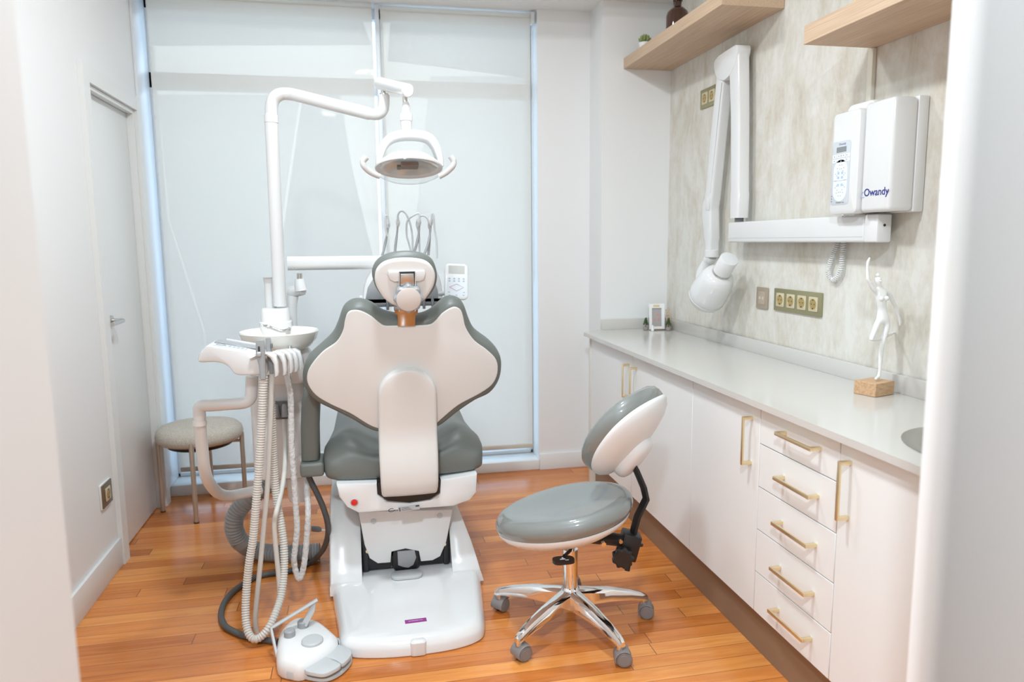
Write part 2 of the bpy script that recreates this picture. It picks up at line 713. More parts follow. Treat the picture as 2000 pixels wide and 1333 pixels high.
# added translucent panels, shaped for dim patches and bright slivers through the blinds
board('trim_7', xz([(-1.4373, 5.2, 2.3435), (-1.2315, 5.2, 2.3494), (-1.2248, 5.2, 1.5598), (-1.059, 5.2, 0.8449), (-0.9814, 5.2, -0.3068), (-1.6345, 5.2, -0.2537)]), 5.2, .012, TONEP)
board('trim_8', xz([(-1.2254, 5.2, 2.3496), (-0.3514, 5.2, 2.3749), (-0.6481, 5.2, 0.8311), (-0.8667, 5.2, -0.3161), (-0.9646, 5.2, -0.3082), (-1.0461, 5.2, 0.8445), (-1.2123, 5.2, 1.5598)]), 5.2, .012, TONEP)
board('trim_9', xz([(-0.3317, 5.2, 2.3755), (-0.0927, 5.2, 2.3824), (-0.0254, 5.2, 1.8653), (0.1578, 5.2, 0.9491), (0.1794, 5.2, -0.4012), (-0.8464, 5.2, -0.3178), (-0.628, 5.2, 0.8304)]), 5.2, .012, TONEG)
board('trim_10', xz([(-1.3987, 5.2, 2.8521), (0.0488, 5.2, 2.9249), (0.122, 5.2, 2.7264), (0.1148, 5.2, 2.7129), (-1.4146, 5.2, 2.6428)]), 5.2, .012, TONEG)
board('trim_11', xz([(0.269, 5.2, 2.9751), (1.3112, 5.2, 3.0292), (1.309, 5.2, 2.5277), (0.2302, 5.2, 2.6153)]), 5.2, .012, TONEG)
board('trim_12', xz([(0.5143, 5.2, 2.5218), (1.4213, 5.2, 2.5523), (1.4167, 5.2, -0.5018), (0.2163, 5.2, -0.4042), (0.4034, 5.2, 1.659)]), 5.2, .012, TONEP)

# ------------------------------------------------------------------ roller blinds
def roller_blind(label, x0, x1, y, z0, z1):
    t = thing('roller_blind', label, 'blind', ((x0+x1)/2, y, z0))
    obj('fabric', box(bmesh.new(), x0, x1, y-.0006, y+.0006, z0, z1), BLIND, t)
    obj('hem_bar', box(bmesh.new(), x0, x1, y-.007, y+.007, z0-.026, z0, .003), mat('beige_hem_bar', (.62, .58, .50), .5), t)
    b_ = bmesh.new()
    cyl(b_, (x0, y+.016, z1+.008), (x1, y+.016, z1+.008), .02, 20)
    obj('roller_tube', b_, BLIND, t)
    return t


roller_blind('wide pale translucent roller blind on the left, behind the white lamp pole', -1.035, .112, 4.27, .155, 2.675)
rb = roller_blind('narrower pale translucent roller blind beside the white wall pillar', .156, 1.002, 4.27, .160, 2.665)
b = bmesh.new()
tube(b, [(1.012, 4.255, 2.60), (1.012, 4.255, 1.2), (1.014, 4.262, 1.15), (1.017, 4.268, 1.2), (1.017, 4.268, 2.60)], .0014, 6)
obj('pull_chain', b, ALU, rb)
obj('bracket', box(bmesh.new(), 1.004, 1.024, 4.25, 4.30, 2.63, 2.695, .004), PLAST, rb)

# ------------------------------------------------------------------ downlights (the room's own lamps)
for i, (x, y, p, s) in enumerate(((.2, 2.90, 18, .24), (.10, 1.75, 41, .24), (-.36, -.6, 112, .25))):
    b = bmesh.new()
    lathe(b, [(s/2+.02, 2.999), (s/2+.02, 2.985), (s/2+.003, 2.985), (s/2+.003, 2.999)], 32, Matrix.Translation((x, y, 0)))
    tag(obj('ceiling_downlight', b, CEIL), 'round white recessed ceiling downlight', 'light', 'recessed ceiling downlights')

# ------------------------------------------------------------------ cabinets on the right
CX, CB = 1.255, RX-.004


def bow_handle(t, p, length, vertical):
    """flat brass bow handle, front of the door faces -x"""
    b_ = bmesh.new()
    hx = .03
    if vertical:
        y, z = p
        box(b_, CX-hx-.007, CX-hx, y-.006, y+.006, z-length/2, z+length/2, .002)
        for s_ in (-1, 1):
            zz = z+s_*(length/2-.006)
            box(b_, CX-hx-.002, CX, y-.006, y+.006, zz-.006, zz+.006, .002)
    else:
        y, z = p
        box(b_, CX-hx-.007, CX-hx, y-length/2, y+length/2, z-.006, z+.006, .002)
        for s_ in (-1, 1):
            yy = y+s_*(length/2-.006)
            box(b_, CX-hx-.002, CX, yy-.006, yy+.006, z-.006, z+.006, .002)
    return obj('handle', b_, BRASS, t)


Z0, Z1 = .157, .862


def cab(label, y0, y1):
    t = thing('base_cabinet', label, 'cabinet', ((CX+CB)/2, (y0+y1)/2, .15))
    b_ = bmesh.new()
    x0_, a0_, a1_ = CX+.0205, y0+.0005, y1-.0005
    box(b_, x0_, CB, a0_, a0_+.016, .150, .8635)
    box(b_, x0_, CB, a1_-.016, a1_, .150, .8635)
    box(b_, x0_, CB-.001, a0_+.0162, a1_-.0162, .1501, .166)
    box(b_, CB-.0095, CB-.0005, a0_+.0163, a1_-.0163, .1663, .863)
    obj('body', b_, CABF, t)
    return t


def front(t, name, y0, y1, z0, z1):
    return obj(name, box(bmesh.new(), CX, CX+.019, y0+.0015, y1-.0015, z0+.0015, z1-.0015, .001, 1), CABF, t)


c1 = cab('white double-door base cabinet at the far end of the worktop', 2.60, 3.895)
d = front(c1, 'door', 3.248, 3.895, Z0, Z1)
bow_handle(d, (3.297, .724), .165, True)
d = front(c1, 'door', 2.60, 3.248, Z0, Z1)
bow_handle(d, (3.197, .724), .165, True)
c2 = cab('white single-door base cabinet beside the far side of the drawers', 2.105, 2.60)
d = front(c2, 'door', 2.105, 2.60, Z0, Z1)
bow_handle(d, (2.155, .734), .165, True)
c3 = cab('white cabinet of five drawers with brass bow handles', 1.70, 2.105)
zs = [.157, .298, .446, .592, .737, .862]
for i in range(5):
    d = front(c3, 'drawer', 1.70, 2.105, zs[i], zs[i+1])
    bow_handle(d, (1.873, zs[i]+.077 if i < 4 else .810), .185, False)
c4 = cab('white base cabinet under the sink, nearest the camera', 1.03, 1.70)
d = front(c4, 'door', 1.24, 1.70, Z0, Z1)
bow_handle(d, (1.655, .732), .165, True)
front(c4, 'door', 1.03, 1.24, Z0, Z1)
tag(obj('end_panel', box(bmesh.new(), CX-.004, CB, 3.897, 3.915, .001, .8635, .001), mat('cream_panel_edge', (.72, .69, .62), .45)), 'cream upright end panel closing the far end of the base cabinets', 'panel')
tag(obj('plinth', box(bmesh.new(), 1.285, 1.30, 1.03, 3.896, .0005, .1495), PLINTH), 'long brown plinth board under the white base cabinets', 'plinth')
# worktop with a sink cut-out
SKX, SKY, SKR = 1.50, 1.44, .165
b = bmesh.new()
n = 40
outer = [Vector((1.222, 1.025)), Vector((CB, 1.025)), Vector((CB, 4.018)), Vector((1.35, 4.018)), Vector((1.222, 3.93))]
for z, fl in ((.885, 0), (.864, 1)):
    t = bmesh.new()
    ov = [t.verts.new((p.x, p.y, z)) for p in outer]
    iv = [t.verts.new((SKX+SKR*math.cos(2*PI*k/n), SKY+SKR*1.15*math.sin(2*PI*k/n), z)) for k in range(n)]
    oe = [t.edges.new((ov[i], ov[(i+1) % 5])) for i in range(5)]
    ie = [t.edges.new((iv[i], iv[(i+1) % n])) for i in range(n)]
    bmesh.ops.triangle_fill(t, edges=oe+ie, use_beauty=True)
    join(b, t)
loft(b, [[Vector((p.x, p.y, z)) for p in outer] for z in (.864, .885)], cap0=False, cap1=False)
loft(b, [[Vector((SKX+SKR*math.cos(2*PI*k/n), SKY+SKR*1.15*math.sin(2*PI*k/n), z)) for k in range(n)] for z in (.885, .864)], cap0=False, cap1=False)
wt = tag(obj('worktop', b, TOP), 'long pale grey stone worktop over the white base cabinets', 'worktop')
b = bmesh.new()
box(b, CB-.018, CB, 1.03, 4.0, .8852, .945, .001)
box(b, 1.352, CB-.018, 4.0, 4.018, .8852, .945, .001)
obj('upstand', b, TOP, wt)
# sink
b = bmesh.new()
prof = [(.200, .8853), (.200, .8875), (.160, .889), (.152, .884), (.148, .78), (.13, .765), (.03, .76)]
t_ = bmesh.new()
loft(t_, [[Vector((SKX+r*math.cos(2*PI*k/48), SKY+r*1.15*math.sin(2*PI*k/48), z)) for k in range(48)] for r, z in prof], cap0=False)
join(b, t_)
sk = thing('sink', 'round stainless steel sink set in the worktop', 'sink', (SKX, SKY, .885))
obj('bowl', b, STEELS, sk)
b = bmesh.new()
lathe(b, [(.028, .7601), (.028, .763), (.02, .7635)], 24, Matrix.Translation((SKX, SKY, 0)))
obj('drain', b, CHROME, sk)

# ------------------------------------------------------------------ shelves
b = box(bmesh.new(), 1.477, RX-.001, 2.885, EY-.001, 2.345, 2.402, .001, 1)
tag(obj('floating_shelf', b, OAK), 'pale oak floating shelf in the far corner, carrying the succulent', 'shelf', 'oak floating shelves')
b = box(bmesh.new(), 1.487, RX-.001, 1.03, 2.315, 2.045, 2.106, .001, 1)
tag(obj('floating_shelf', b, OAK), 'pale oak floating shelf nearer the camera, above the wall control box', 'shelf', 'oak floating shelves')
tag(obj('cable_trunking', box(bmesh.new(), RX-.016, RX-.0005, 2.302, 2.328, 1.865, 2.0445, .002), mat('cream_trunking', (.74, .70, .60), .45)), 'thin cream cable trunking from the shelf down to the control box', 'trunking')


# succulent, bottle, coral
def succulent(label, x, y, z):
    t = thing('potted_succulent', label, 'plant', (x, y, z))
    b_ = bmesh.new()
    lathe(b_, [(.018, z), (.026, z+.003), (.032, z+.040), (.030, z+.040), (.028, z+.034), (.0, z+.034)], 24, Matrix.Translation((x, y, 0)))
    obj('pot', b_, POT, t)
    b_ = bmesh.new()
    for ring, nn, tilt in ((0, 5, .25), (1, 8, .7), (2, 9, 1.15)):
        for k in range(nn):
            a = 2*PI*k/nn+ring*.4
            d_ = Vector((math.cos(a)*math.sin(tilt), math.sin(a)*math.sin(tilt), math.cos(tilt)))
            p0 = Vector((x, y, z+.036))
            ln = .036
            tube(b_, [p0, p0+d_*ln*.5+Vector((0, 0, .002)), p0+d_*ln*.85+Vector((0, 0, .007)), p0+d_*ln+Vector((0, 0, .013))], [.003, .0078, .007, .001], 8)
    obj('rosette', b_, LEAF, t)


succulent('small green succulent in a white pot at the far end of the oak shelf', 1.53, 3.845, 2.4025)
bx, by, bz = 1.56, 3.50, 2.4025
t = thing('reed_bottle', 'brown glass apothecary bottle holding dark reed sticks on the oak shelf', 'bottle', (bx, by, bz))
b = bmesh.new()
lathe(b, [(.0, bz), (.050, bz), (.055, bz+.006), (.055, bz+.075), (.050, bz+.095), (.034, bz+.112), (.019, bz+.122), (.017, bz+.145), (.024, bz+.147), (.024, bz+.157), (.015, bz+.158)], 36, Matrix.Translation((bx, by, 0)))
obj('glass_body', b, AMBER, t)
for k in range(5):
    a = k*1.3
    b = bmesh.new()
    cyl(b, (bx+.006*math.cos(a), by+.006*math.sin(a), bz+.03), (bx+.035*math.cos(a), by+.035*math.sin(a), bz+.29), .0022, 8)
    obj('reed_stick', b, STEM, t)
b = bmesh.new()
lathe(b, [(.0, 0), (.035, 0), (.045, .02), (.04, .045), (.02, .06), (0, .065)], 24, M_((1.60, 3.03, 2.4025)))
tag(obj('ceramic_ball', b, POT), 'pale round ornament near the camera end of the far shelf', 'ornament')
b = bmesh.new()
for k in range(26):
    a = k*2.4
    zz = .01+.035*(k/26)
    rr = .03*math.sqrt(1-(k/26)**2)+.006
    lathe(b, [(.001, -.012), (.011, -.004), (.012, .004), (.001, .014)], 10, M_((1.62+rr*math.cos(a), 2.19+rr*math.sin(a), 2.118+zz)))
tag(obj('coral_ornament', b, SHELLW), 'sandy knobbly coral ornament on the near oak shelf', 'ornament')

# ------------------------------------------------------------------ decor at the far end of the worktop
FZ = .8855
t = thing('photo_frame', 'small white upright frame with a pink and grey picture at the worktop end', 'frame', (1.655, 3.91, FZ))
mm = M_((1.655, 3.915, FZ), (-.12, 0, -.15))
b = bmesh.new()
for a in ((-.045, .045, -.008, .008, .002, .02), (-.045, .045, -.008, .008, .125, .15), (-.045, -.028, -.008, .008, .02, .125), (.028, .045, -.008, .008, .02, .125)):
    box(b, *a, mat=mm)
obj('border', b, POT, t)
obj('picture', box(bmesh.new(), -.028, .028, -.003, .003, .02, .125, mat=mm), mat('mauve_picture', (.42, .38, .37), .5), t)
b = bmesh.new()
box(b, -.02, .016, -.0092, -.0082, .132, .144, mat=mm)
obj('gilt_caption', b, SHELLW, t)
b = bmesh.new()
for (u, v) in ((.008, .088), (-.012, .06), (.012, .06)):
    box(b, u-.005, u+.005, -.0045, -.0035, v-.004, v+.004, mat=mm)
obj('picture_motif', b, mat('pink_motif', (.75, .25, .22), .5), t)
obj('foot', box(bmesh.new(), 1.615, 1.70, 3.885, 3.94, FZ, FZ+.006, .001), mat('brown_stand', (.22, .15, .10), .5), t)


def twig(label, x, y):
    t_ = thing('miniature_tree', label, 'ornament', (x, y, FZ))
    b_ = bmesh.new()
    lathe(b_, [(.012, FZ), (.015, FZ+.004), (.014, FZ+.02), (0, FZ+.02)], 16, Matrix.Translation((x, y, 0)))
    obj('base', b_, mat('grey_stone_base', (.30, .27, .24), .7), t_)
    b_ = bmesh.new()
    cyl(b_, (x, y, FZ+.015), (x, y, FZ+.05), .0018, 8)
    obj('stem', b_, STEM, t_)
    b_ = bmesh.new()
    for k in range(22):
        a = k*2.4
        r_ = .012*(1-k/26)
        lathe(b_, [(.001, -.005), (.0055, 0), (.001, .006)], 8, M_((x+r_*math.cos(a), y+r_*math.sin(a), FZ+.033+k*.0017), (.5, a, 0)))
    obj('foliage', b_, mat('dark_green_foliage', (.05, .09, .03), .7), t_)


twig('tiny green tree ornament left of the small white frame', 1.588, 3.915)
twig('tiny green tree ornament between the white frame and the little ladder', 1.705, 3.865)
t = thing('ornament_ladder', 'small wooden ladder ornament leaning right of the white frame', 'ornament', (1.722, 3.90, FZ))
for s in (-1, 1):
    b = bmesh.new()
    cyl(b, (1.718+.010*s, 3.88, FZ+.003), (1.727+.010*s, 3.93, FZ+.115), .0028, 8)
    obj('rail', b, BEECH, t)
for k in range(5):
    b = bmesh.new()
    f_ = .12+.19*k
    cyl(b, (1.710+.008*f_, 3.88+.05*f_, FZ+.003+.112*f_), (1.730+.008*f_, 3.88+.05*f_, FZ+.003+.112*f_), .002, 8)
    obj('rung', b, BEECH, t)
b = bmesh.new()
lathe(b, [(.008, 0), (.010, .01), (.006, .018), (.006, .03), (0, .034)], 14, M_((1.612, 3.872, FZ)))
tag(obj('white_figurine', b, POT), 'tiny white figurine in front of the white frame', 'ornament')

# ------------------------------------------------------------------ wall sockets
def schuko(t, u, v, sz, F):
    """one round two-pin socket; F maps (u, v, w) to the wall"""
    b_ = bmesh.new()
    prism(b_, rrect(sz, sz, .004, 4, u, v), .008, .0115, F, .001)
    i_ = obj('socket_insert', b_, SOCK, t)
    b_ = bmesh.new()
    m4 = F @ Matrix.Translation((u, v, 0))
    lathe(b_, [(.021, .0112), (.0215, .0125), (.0195, .0125), (.019, .0118), (.0, .0118)], 28, m4)
    obj('socket_well', b_, SOCKD, i_)
    b_ = bmesh.new()
    for s_ in (-1, 1):
        lathe(b_, [(.0026, .0117), (.0026, .0121), (0, .0121)], 10, m4 @ Matrix.Translation((s_*.0095, 0, 0)))
        box(b_, -.003, .003, s_*.0165-.002, s_*.0165+.002, .0117, .0128, mat=m4)
    obj('socket_pin_hole', b_, INK, i_)


def plate(label, F, w_, h_, n, m, loc, sz=.058):
    t = thing('wall_socket', label, 'socket', loc)
    b_ = bmesh.new()
    prism(b_, rrect(w_, h_, .003, 3), .0005, .0085, F, .0015)
    obj('plate', b_, m, t)
    for k in range(n):
        schuko(t, (k-(n-1)/2)*.078, 0, sz, F)
    return t


FW = lambda y, z: Matrix.Translation((RX, y, z)) @ YZ
plate('gold four-gang wall socket above the worktop', FW(2.70, 1.140), .335, .095, 4, OLIVE, (RX, 2.70, 1.14))
plate('gold double wall socket half hidden behind the folded x-ray arm', FW(3.535, 2.112), .185, .095, 2, OLIVE, (RX, 3.535, 2.112))
t = thing('data_socket', 'taupe single data socket beside the four-gang socket', 'socket', (RX, 2.967, 1.137))
b = bmesh.new()
prism(b, rrect(.092, .095, .003, 3), .0005, .0085, FW(2.967, 1.137), .0015)
obj('plate', b, TAUPE, t)
b = bmesh.new()
prism(b, rrect(.056, .058, .003, 3), .008, .0105, FW(2.967, 1.137), .001)
i_ = obj('data_insert', b, mat('taupe_insert', (.50, .41, .32), .4, .2), t)
b = bmesh.new()
for s in (-1, 1):
    box(b, s*.012-.006, s*.012+.006, -.006, .006, .0102, .0108, mat=FW(2.967, 1.137))
obj('data_port', b, mat('pale_port', (.62, .55, .47), .4), i_)
FL = lambda y, z: Matrix.Translation((LX, y, z)) @ Matrix(((0, 0, 1, 0), (1, 0, 0, 0), (0, 1, 0, 0), (0, 0, 0, 1)))
t = thing('wall_socket', 'single gold wall socket low on the left wall by the door', 'socket', (LX, 3.24, .365))
b = bmesh.new()
prism(b, rrect(.125, .105, .003, 3), .0005, .0075, FL(3.24, .365), .001)
obj('backing_plate', b, PLAST, t)
b = bmesh.new()
prism(b, rrect(.113, .097, .002, 3), .0076, .0125, FL(3.24, .365), .001)
obj('plate', b, mat('smoked_gold_plate', (.20, .16, .10), .25, .6), t)
schuko(t, 0, 0, .056, FL(3.24, .365) @ Matrix.Translation((0, 0, .0045)))

# ------------------------------------------------------------------ statuette
t = thing('statuette', 'white female statuette with a raised arm on a wooden block', 'statue', (1.655, 2.085, FZ))
bl = bmesh.new()
mm = M_((1.652, 2.085, FZ), (0, 0, .30))
box(bl, -.048, .048, -.04, .04, 0, .045, .0015, 1, mm)
obj('wooden_base', bl, BEECH, t)
me = bpy.data.meshes.new('figure')
J = {}
for nme, p, r in (('pelvis', (1.6755, 2.09, 1.1399), .0155), ('waist', (1.6698, 2.09, 1.167), .0135), ('chest', (1.6598, 2.085, 1.2013), .0175), ('neckb', (1.6562, 2.09, 1.2278), .010), ('neck', (1.6536, 2.09, 1.2396), .0065),
                  ('chin', (1.647, 2.085, 1.25), .0085), ('head', (1.6443, 2.085, 1.2633), .0125), ('crown', (1.6457, 2.09, 1.273), .0075),
                  ('shR', (1.6313, 2.085, 1.2304), .0085), ('elR', (1.6024, 2.08, 1.2677), .0062), ('wrR', (1.602, 2.085, 1.3054), .0042), ('haR', (1.6028, 2.085, 1.3219), .005), ('fiR', (1.6094, 2.085, 1.3366), .0025),
                  ('shL', (1.6891, 2.09, 1.222), .0085), ('elL', (1.7276, 2.1, 1.1713), .0060), ('wrL', (1.7356, 2.09, 1.1346), .0042), ('haL', (1.7363, 2.085, 1.1215), .005), ('fiL', (1.7352, 2.085, 1.1097), .0025),
                  ('hipA', (1.6518, 2.085, 1.1209), .0108), ('knA', (1.607, 2.055, 1.0723), .0070), ('shA', (1.6705, 2.085, 1.0694), .0058), ('anA', (1.7524, 2.13, 1.0815), .0045), ('toA', (1.7851, 2.135, 1.0692), .0038),
                  ('hipB', (1.6901, 2.085, 1.1196), .0112), ('knB', (1.6657, 2.075, 1.0522), .0075), ('caB', (1.6704, 2.085, 1.0131), .0078), ('anB', (1.6701, 2.085, 0.9599), .0050), ('heB', (1.6674, 2.085, 0.9428), .006), ('toB', (1.6404, 2.065, 0.9392), .0045)):
    J[nme] = (p, r)
E_ = [('pelvis', 'waist'), ('waist', 'chest'), ('chest', 'neckb'), ('neckb', 'neck'), ('neck', 'chin'), ('chin', 'head'), ('head', 'crown'), ('neckb', 'shR'), ('shR', 'elR'), ('elR', 'wrR'), ('wrR', 'haR'), ('haR', 'fiR'),
      ('neckb', 'shL'), ('shL', 'elL'), ('elL', 'wrL'), ('wrL', 'haL'), ('haL', 'fiL'), ('pelvis', 'hipA'), ('hipA', 'knA'), ('knA', 'shA'), ('shA', 'anA'), ('anA', 'toA'),
      ('pelvis', 'hipB'), ('hipB', 'knB'), ('knB', 'caB'), ('caB', 'anB'), ('anB', 'heB'), ('heB', 'toB')]
ks = list(J)
me.from_pydata([J[k][0] for k in ks], [(ks.index(a), ks.index(b_)) for a, b_ in E_], [])
tmp = bpy.data.objects.new('figure', me)
COL.objects.link(tmp)
sk_ = tmp.modifiers.new('s', 'SKIN')
tmp.modifiers.new('u', 'SUBSURF').levels = 2
for i, k in enumerate(ks):
    me.skin_vertices[0].data[i].radius = (J[k][1], J[k][1])
    me.skin_vertices[0].data[i].use_root = (k == 'pelvis')
bpy.context.view_layer.update()
m2 = bpy.data.meshes.new_from_object(tmp.evaluated_get(bpy.context.evaluated_depsgraph_get()))
bpy.data.objects.remove(tmp)
b = bmesh.new()
b.from_mesh(m2)
cx = Vector(J['chest'][0])
for s in (-1, 1):
    lathe(b, [(.001, 0), (.0085, .001), (.008, .004), (.004, .0075), (.001, .0085)], 14, Matrix.Translation(cx+Vector((s*.0092, -.0125, .002))) @ Euler((PI/2, 0, 0)).to_matrix().to_4x4())
hd = Vector(J['head'][0])
lathe(b, [(.001, 0), (.006, .002), (.0075, .007), (.004, .012), (.001, .013)], 14, Matrix.Translation(hd+Vector((.001, .004, .009))))
lathe(b, [(.001, 0), (.003, .001), (.001, .006)], 8, Matrix.Translation(hd+Vector((0, -.0105, -.003))) @ Euler((PI/2, 0, 0)).to_matrix().to_4x4())
obj('figure', b, PLASTER, t, ang=70)

# ------------------------------------------------------------------ x-ray unit on the right wall
XR = 'white '
t = thing('xray_control_box', 'white wall control box with keypad panel and navy lettering', 'control box', (RX, 2.2, 1.48))
b = bmesh.new()                                       # taller box, right
BXF = 1.635
box(b, BXF, RX-.035, 2.045, 2.183, 1.482, 1.835, .014, 4)
obj('power_housing', b, GLOSS, t)
b = bmesh.new()
box(b, RX-.038, RX-.001, 2.043, 2.185, 1.480, 1.838, .004, 2)
obj('back_housing', b, PLAST, t)
lt = text_mesh('Owandy', .034, FW(2.106, 1.545) @ Matrix.Translation((0, 0, RX-BXF+.0004)), .0003, .0004)
obj('lettering', lt, INKB, t)
b = bmesh.new()
m4 = FW(2.168, 1.540) @ Matrix.Translation((0, 0, RX-BXF+.0004))
for k in range(12):
    a0, a1 = .6+k*.4, .6+(k+1)*.4
    w_ = .0009*(1+math.sin(k/12*PI)*1.6)
    tube(b, [m4 @ Vector((.009*math.cos(a0), .009*math.sin(a0), 0)), m4 @ Vector((.009*math.cos(a1), .009*math.sin(a1), 0))], w_*.7, 6)
obj('round_emblem', b, mat('pale_emblem', (.42, .50, .66), .5), t)
b = bmesh.new()                                       # keypad box, left
KF = 1.625
kmid, kz = 2.262, 1.652
prism(b, rrect(.148, .345, .02, 6), RX-KF-.050, RX-KF-.0, FW(kmid, kz), .012)
kb = obj('keypad_housing', b, GLOSS, t)
b = bmesh.new()
prism(b, rrect(.150, .372, .03, 6), .001, RX-KF-.045, FW(2.252, 1.6665), .01)
obj('keypad_backshell', b, PLAST, t)
b = bmesh.new()
FK = FW(2.277, 1.620) @ Matrix.Translation((0, 0, RX-KF))
prism(b, rrect(.097, .215, .012, 5), -.0005, .0008, FK, .0003)
pn = obj('membrane_panel', b, PANELB, t)
obj('segment_display', box(bmesh.new(), -.026, .026, .070, .088, .0008, .0012, mat=FK), LCD, pn)
b = bmesh.new()
t_ = rrect(.074, .140, .036, 8, 0, -.025)
prism(b, t_, .0006, .0011, FK)
for v0 in (.058, .043):
    for u0 in (-.036, -.012, .012, .036):
        box(b, u0-.0105, u0+.0105, v0-.006, v0+.006, .0006, .0011, mat=FK)
obj('key_field', b, mat('white_key_field', (.78, .80, .82), .4), pn)
b = bmesh.new()
for v0 in (.058, .043):
    for u0 in (-.036, -.012, .0, .012, .030):
        box(b, u0-.0016, u0+.0016, v0-.0012, v0+.0012, .0011, .0013, mat=FK)
for k in range(14):
    a = 2*PI*k/14
    for q in (.72, .95):
        u0, v0 = .029*q*math.cos(a), -.025+.056*q*math.sin(a)
        box(b, u0-.0013, u0+.0013, v0-.001, v0+.001, .0011, .0013, mat=FK)
for k in range(3):
    box(b, -.043, -.040, -.078-.009*k, -.075-.009*k, .0008, .0012, mat=FK)
obj('key_marks', b, INK, pn)
b = bmesh.new()
box(b, -.037, .037, -.026, -.0245, .0011, .0013, mat=FK)
for s in (-1, 1):
    for v0 in (-.015, -.0, -.04):
        box(b, s*.01-.005, s*.01+.005, v0-.004, v0+.004, .0011, .0013, mat=FK)
obj('blue_key_marks', b, mat('pale_blue_marks', (.40, .55, .78), .5), pn)
obj('lettering', text_mesh('Owandy', .011, FK @ Matrix.Translation((.004, .097, .0008)), .0002), INKB, pn)
obj('lettering', text_mesh('OWANDY-RX', .007, FK @ Matrix.Translation((.004, -.1, .0008)), .0002), INK, pn)
# remote handset on the box's far side with a coiled cord
t = thing('exposure_handset', 'small white exposure handset with coiled cord hooked beside the control box', 'handset', (RX, 2.45, 1.66))
b = bmesh.new()
tube(b, [(RX-.05, 2.385, 1.60), (RX-.05, 2.385, 1.72), (RX-.05, 2.382, 1.77)], [.013, .014, .016], 14, sm=3)
lathe(b, [(.001, -.016), (.012, -.012), (.017, 0), (.012, .012), (.001, .016)], 18, M_((RX-.056, 2.38, 1.782)))
box(b, RX-.05, RX-.001, 2.37, 2.395, 1.62, 1.66, .003)
obj('handset_body', b, GLOSS, t)
b = bmesh.new()
path = resample(smooth([(RX-.05, 2.385, 1.60), (RX-.02, 2.41, 1.50), (RX-.018, 2.43, 1.40), (RX-.018, 2.465, 1.33), (RX-.018, 2.485, 1.275), (RX-.018, 2.455, 1.243), (RX-.018, 2.415, 1.275), (RX-.018, 2.405, 1.34), (RX-.018, 2.40, 1.42)], 12), .0011)
hel = []
for i, p in enumerate(path):
    tn = (path[min(i+1, len(path)-1)]-path[max(i-1, 0)]).normalized()
    n1 = tn.cross(Vector((1, 0, 0))).normalized()
    n2 = tn.cross(n1)
    a = i*2*PI/7.5
    hel.append(p+(n1*math.cos(a)+n2*math.sin(a))*.0080)
tube(b, hel, .0022, 6)
obj('coiled_cord', b, PLAST, t)

t = thing('xray_machine', 'white x-ray machine with folded arm and tube head on a horizontal beam', 'x-ray machine', (1.70, 2.65, 1.43))
b = bmesh.new()
box(b, 1.672, 1.728, 2.205, 3.145, 1.384, 1.476, .008, 3)
bm_ = obj('horizontal_beam', b, GLOSS, t)
b = bmesh.new()
box(b, 1.6715, 1.7285, 2.140, 2.2045, 1.3835, 1.4765, .006, 3)
obj('beam_end_cap', b, PLAST, bm_)
b = bmesh.new()
cyl(b, (1.700, 2.1405, 1.440), (1.700, 2.1385, 1.440), .0045, 12)
obj('screw_hole', b, BLACK, bm_)
b = bmesh.new()
box(b, 1.6714, 1.6722, 2.21, 3.14, 1.4022, 1.4036)
obj('seam', b, LGREY, bm_)
b = bmesh.new()
box(b, 1.725, RX-.001, 2.60, 2.90, 1.40, 1.47, .004)
obj('wall_bracket', b, PLAST, t)
b = bmesh.new()
cyl(b, (1.70, 3.095, 1.472), (1.70, 3.095, 1.496), .02, 20)
obj('swivel', b, DGREY, t)


def armbar(pts, ws, th):
    """tapered arm in the plane of the wall: pts (y, z), half widths ws, thickness th"""
    b_ = bmesh.new()
    rings = []
    for i, (y, z) in enumerate(pts):
        a = Vector(pts[max(i-1, 0)])
        c = Vector(pts[min(i+1, len(pts)-1)])
        d_ = (c-a).normalized()
        nn = Vector((-d_.y, d_.x))
        ring = []
        for q in rrect(ws[i]*2, th, .012, 4):
            ring.append(Vector((1.70+q.y, y+nn.x*q.x, z+nn.y*q.x)))
        rings.append(ring)
    return loft(b_, rings)


b = armbar([(3.095, 1.494), (3.095, 1.60), (3.095, 1.61), (3.115, 1.95), (3.14, 2.20), (3.142, 2.225)], [.036, .040, .036, .038, .044, .042], .06)
ra = obj('rear_arm', b, GLOSS, t)
b = armbar([(3.352, 1.345), (3.352, 1.385), (3.355, 1.40), (3.375, 1.52), (3.375, 1.565), (3.355, 1.60), (3.312, 1.90), (3.268, 2.16), (3.24, 2.23)], [.028, .028, .036, .046, .044, .036, .038, .036, .026], .055)
fa = obj('front_arm', b, GLOSS, t)
b = bmesh.new()
pts = [Vector((-3.30, 2.16)), Vector((-3.315, 2.235)), Vector((-3.16, 2.255)), Vector((-3.10, 2.25)), Vector((-3.105, 2.20)), Vector((-3.14, 2.15)), Vector((-3.20, 2.125)), Vector((-3.25, 2.13))]
pts = [Vector((p.x, p.y)) for p in smooth(pts, 3, True)]
prism(b, pts, -.033, .033, Matrix.Translation((1.70, 0, 0)) @ YZ, .006)
obj('elbow_cap', b, GLOSS, t)
b = bmesh.new()
for (y0, z0), (y1, z1) in (((3.33, 1.62), (3.245, 2.12)), ((3.088, 1.63), (3.125, 2.10))):
    cyl(b, (1.6715 if y0 < 3.2 else 1.6735, y0, z0), (1.6715 if y0 < 3.2 else 1.6735, y1, z1), .0016, 6)
obj('seam', b, MGREY, t)
b = bmesh.new()
box(b, 1.6705, 1.6725, 3.335, 3.375, 1.54, 1.60, .0005)
obj('rating_plate', b, PLAST, fa, 'small square plate on the arm')
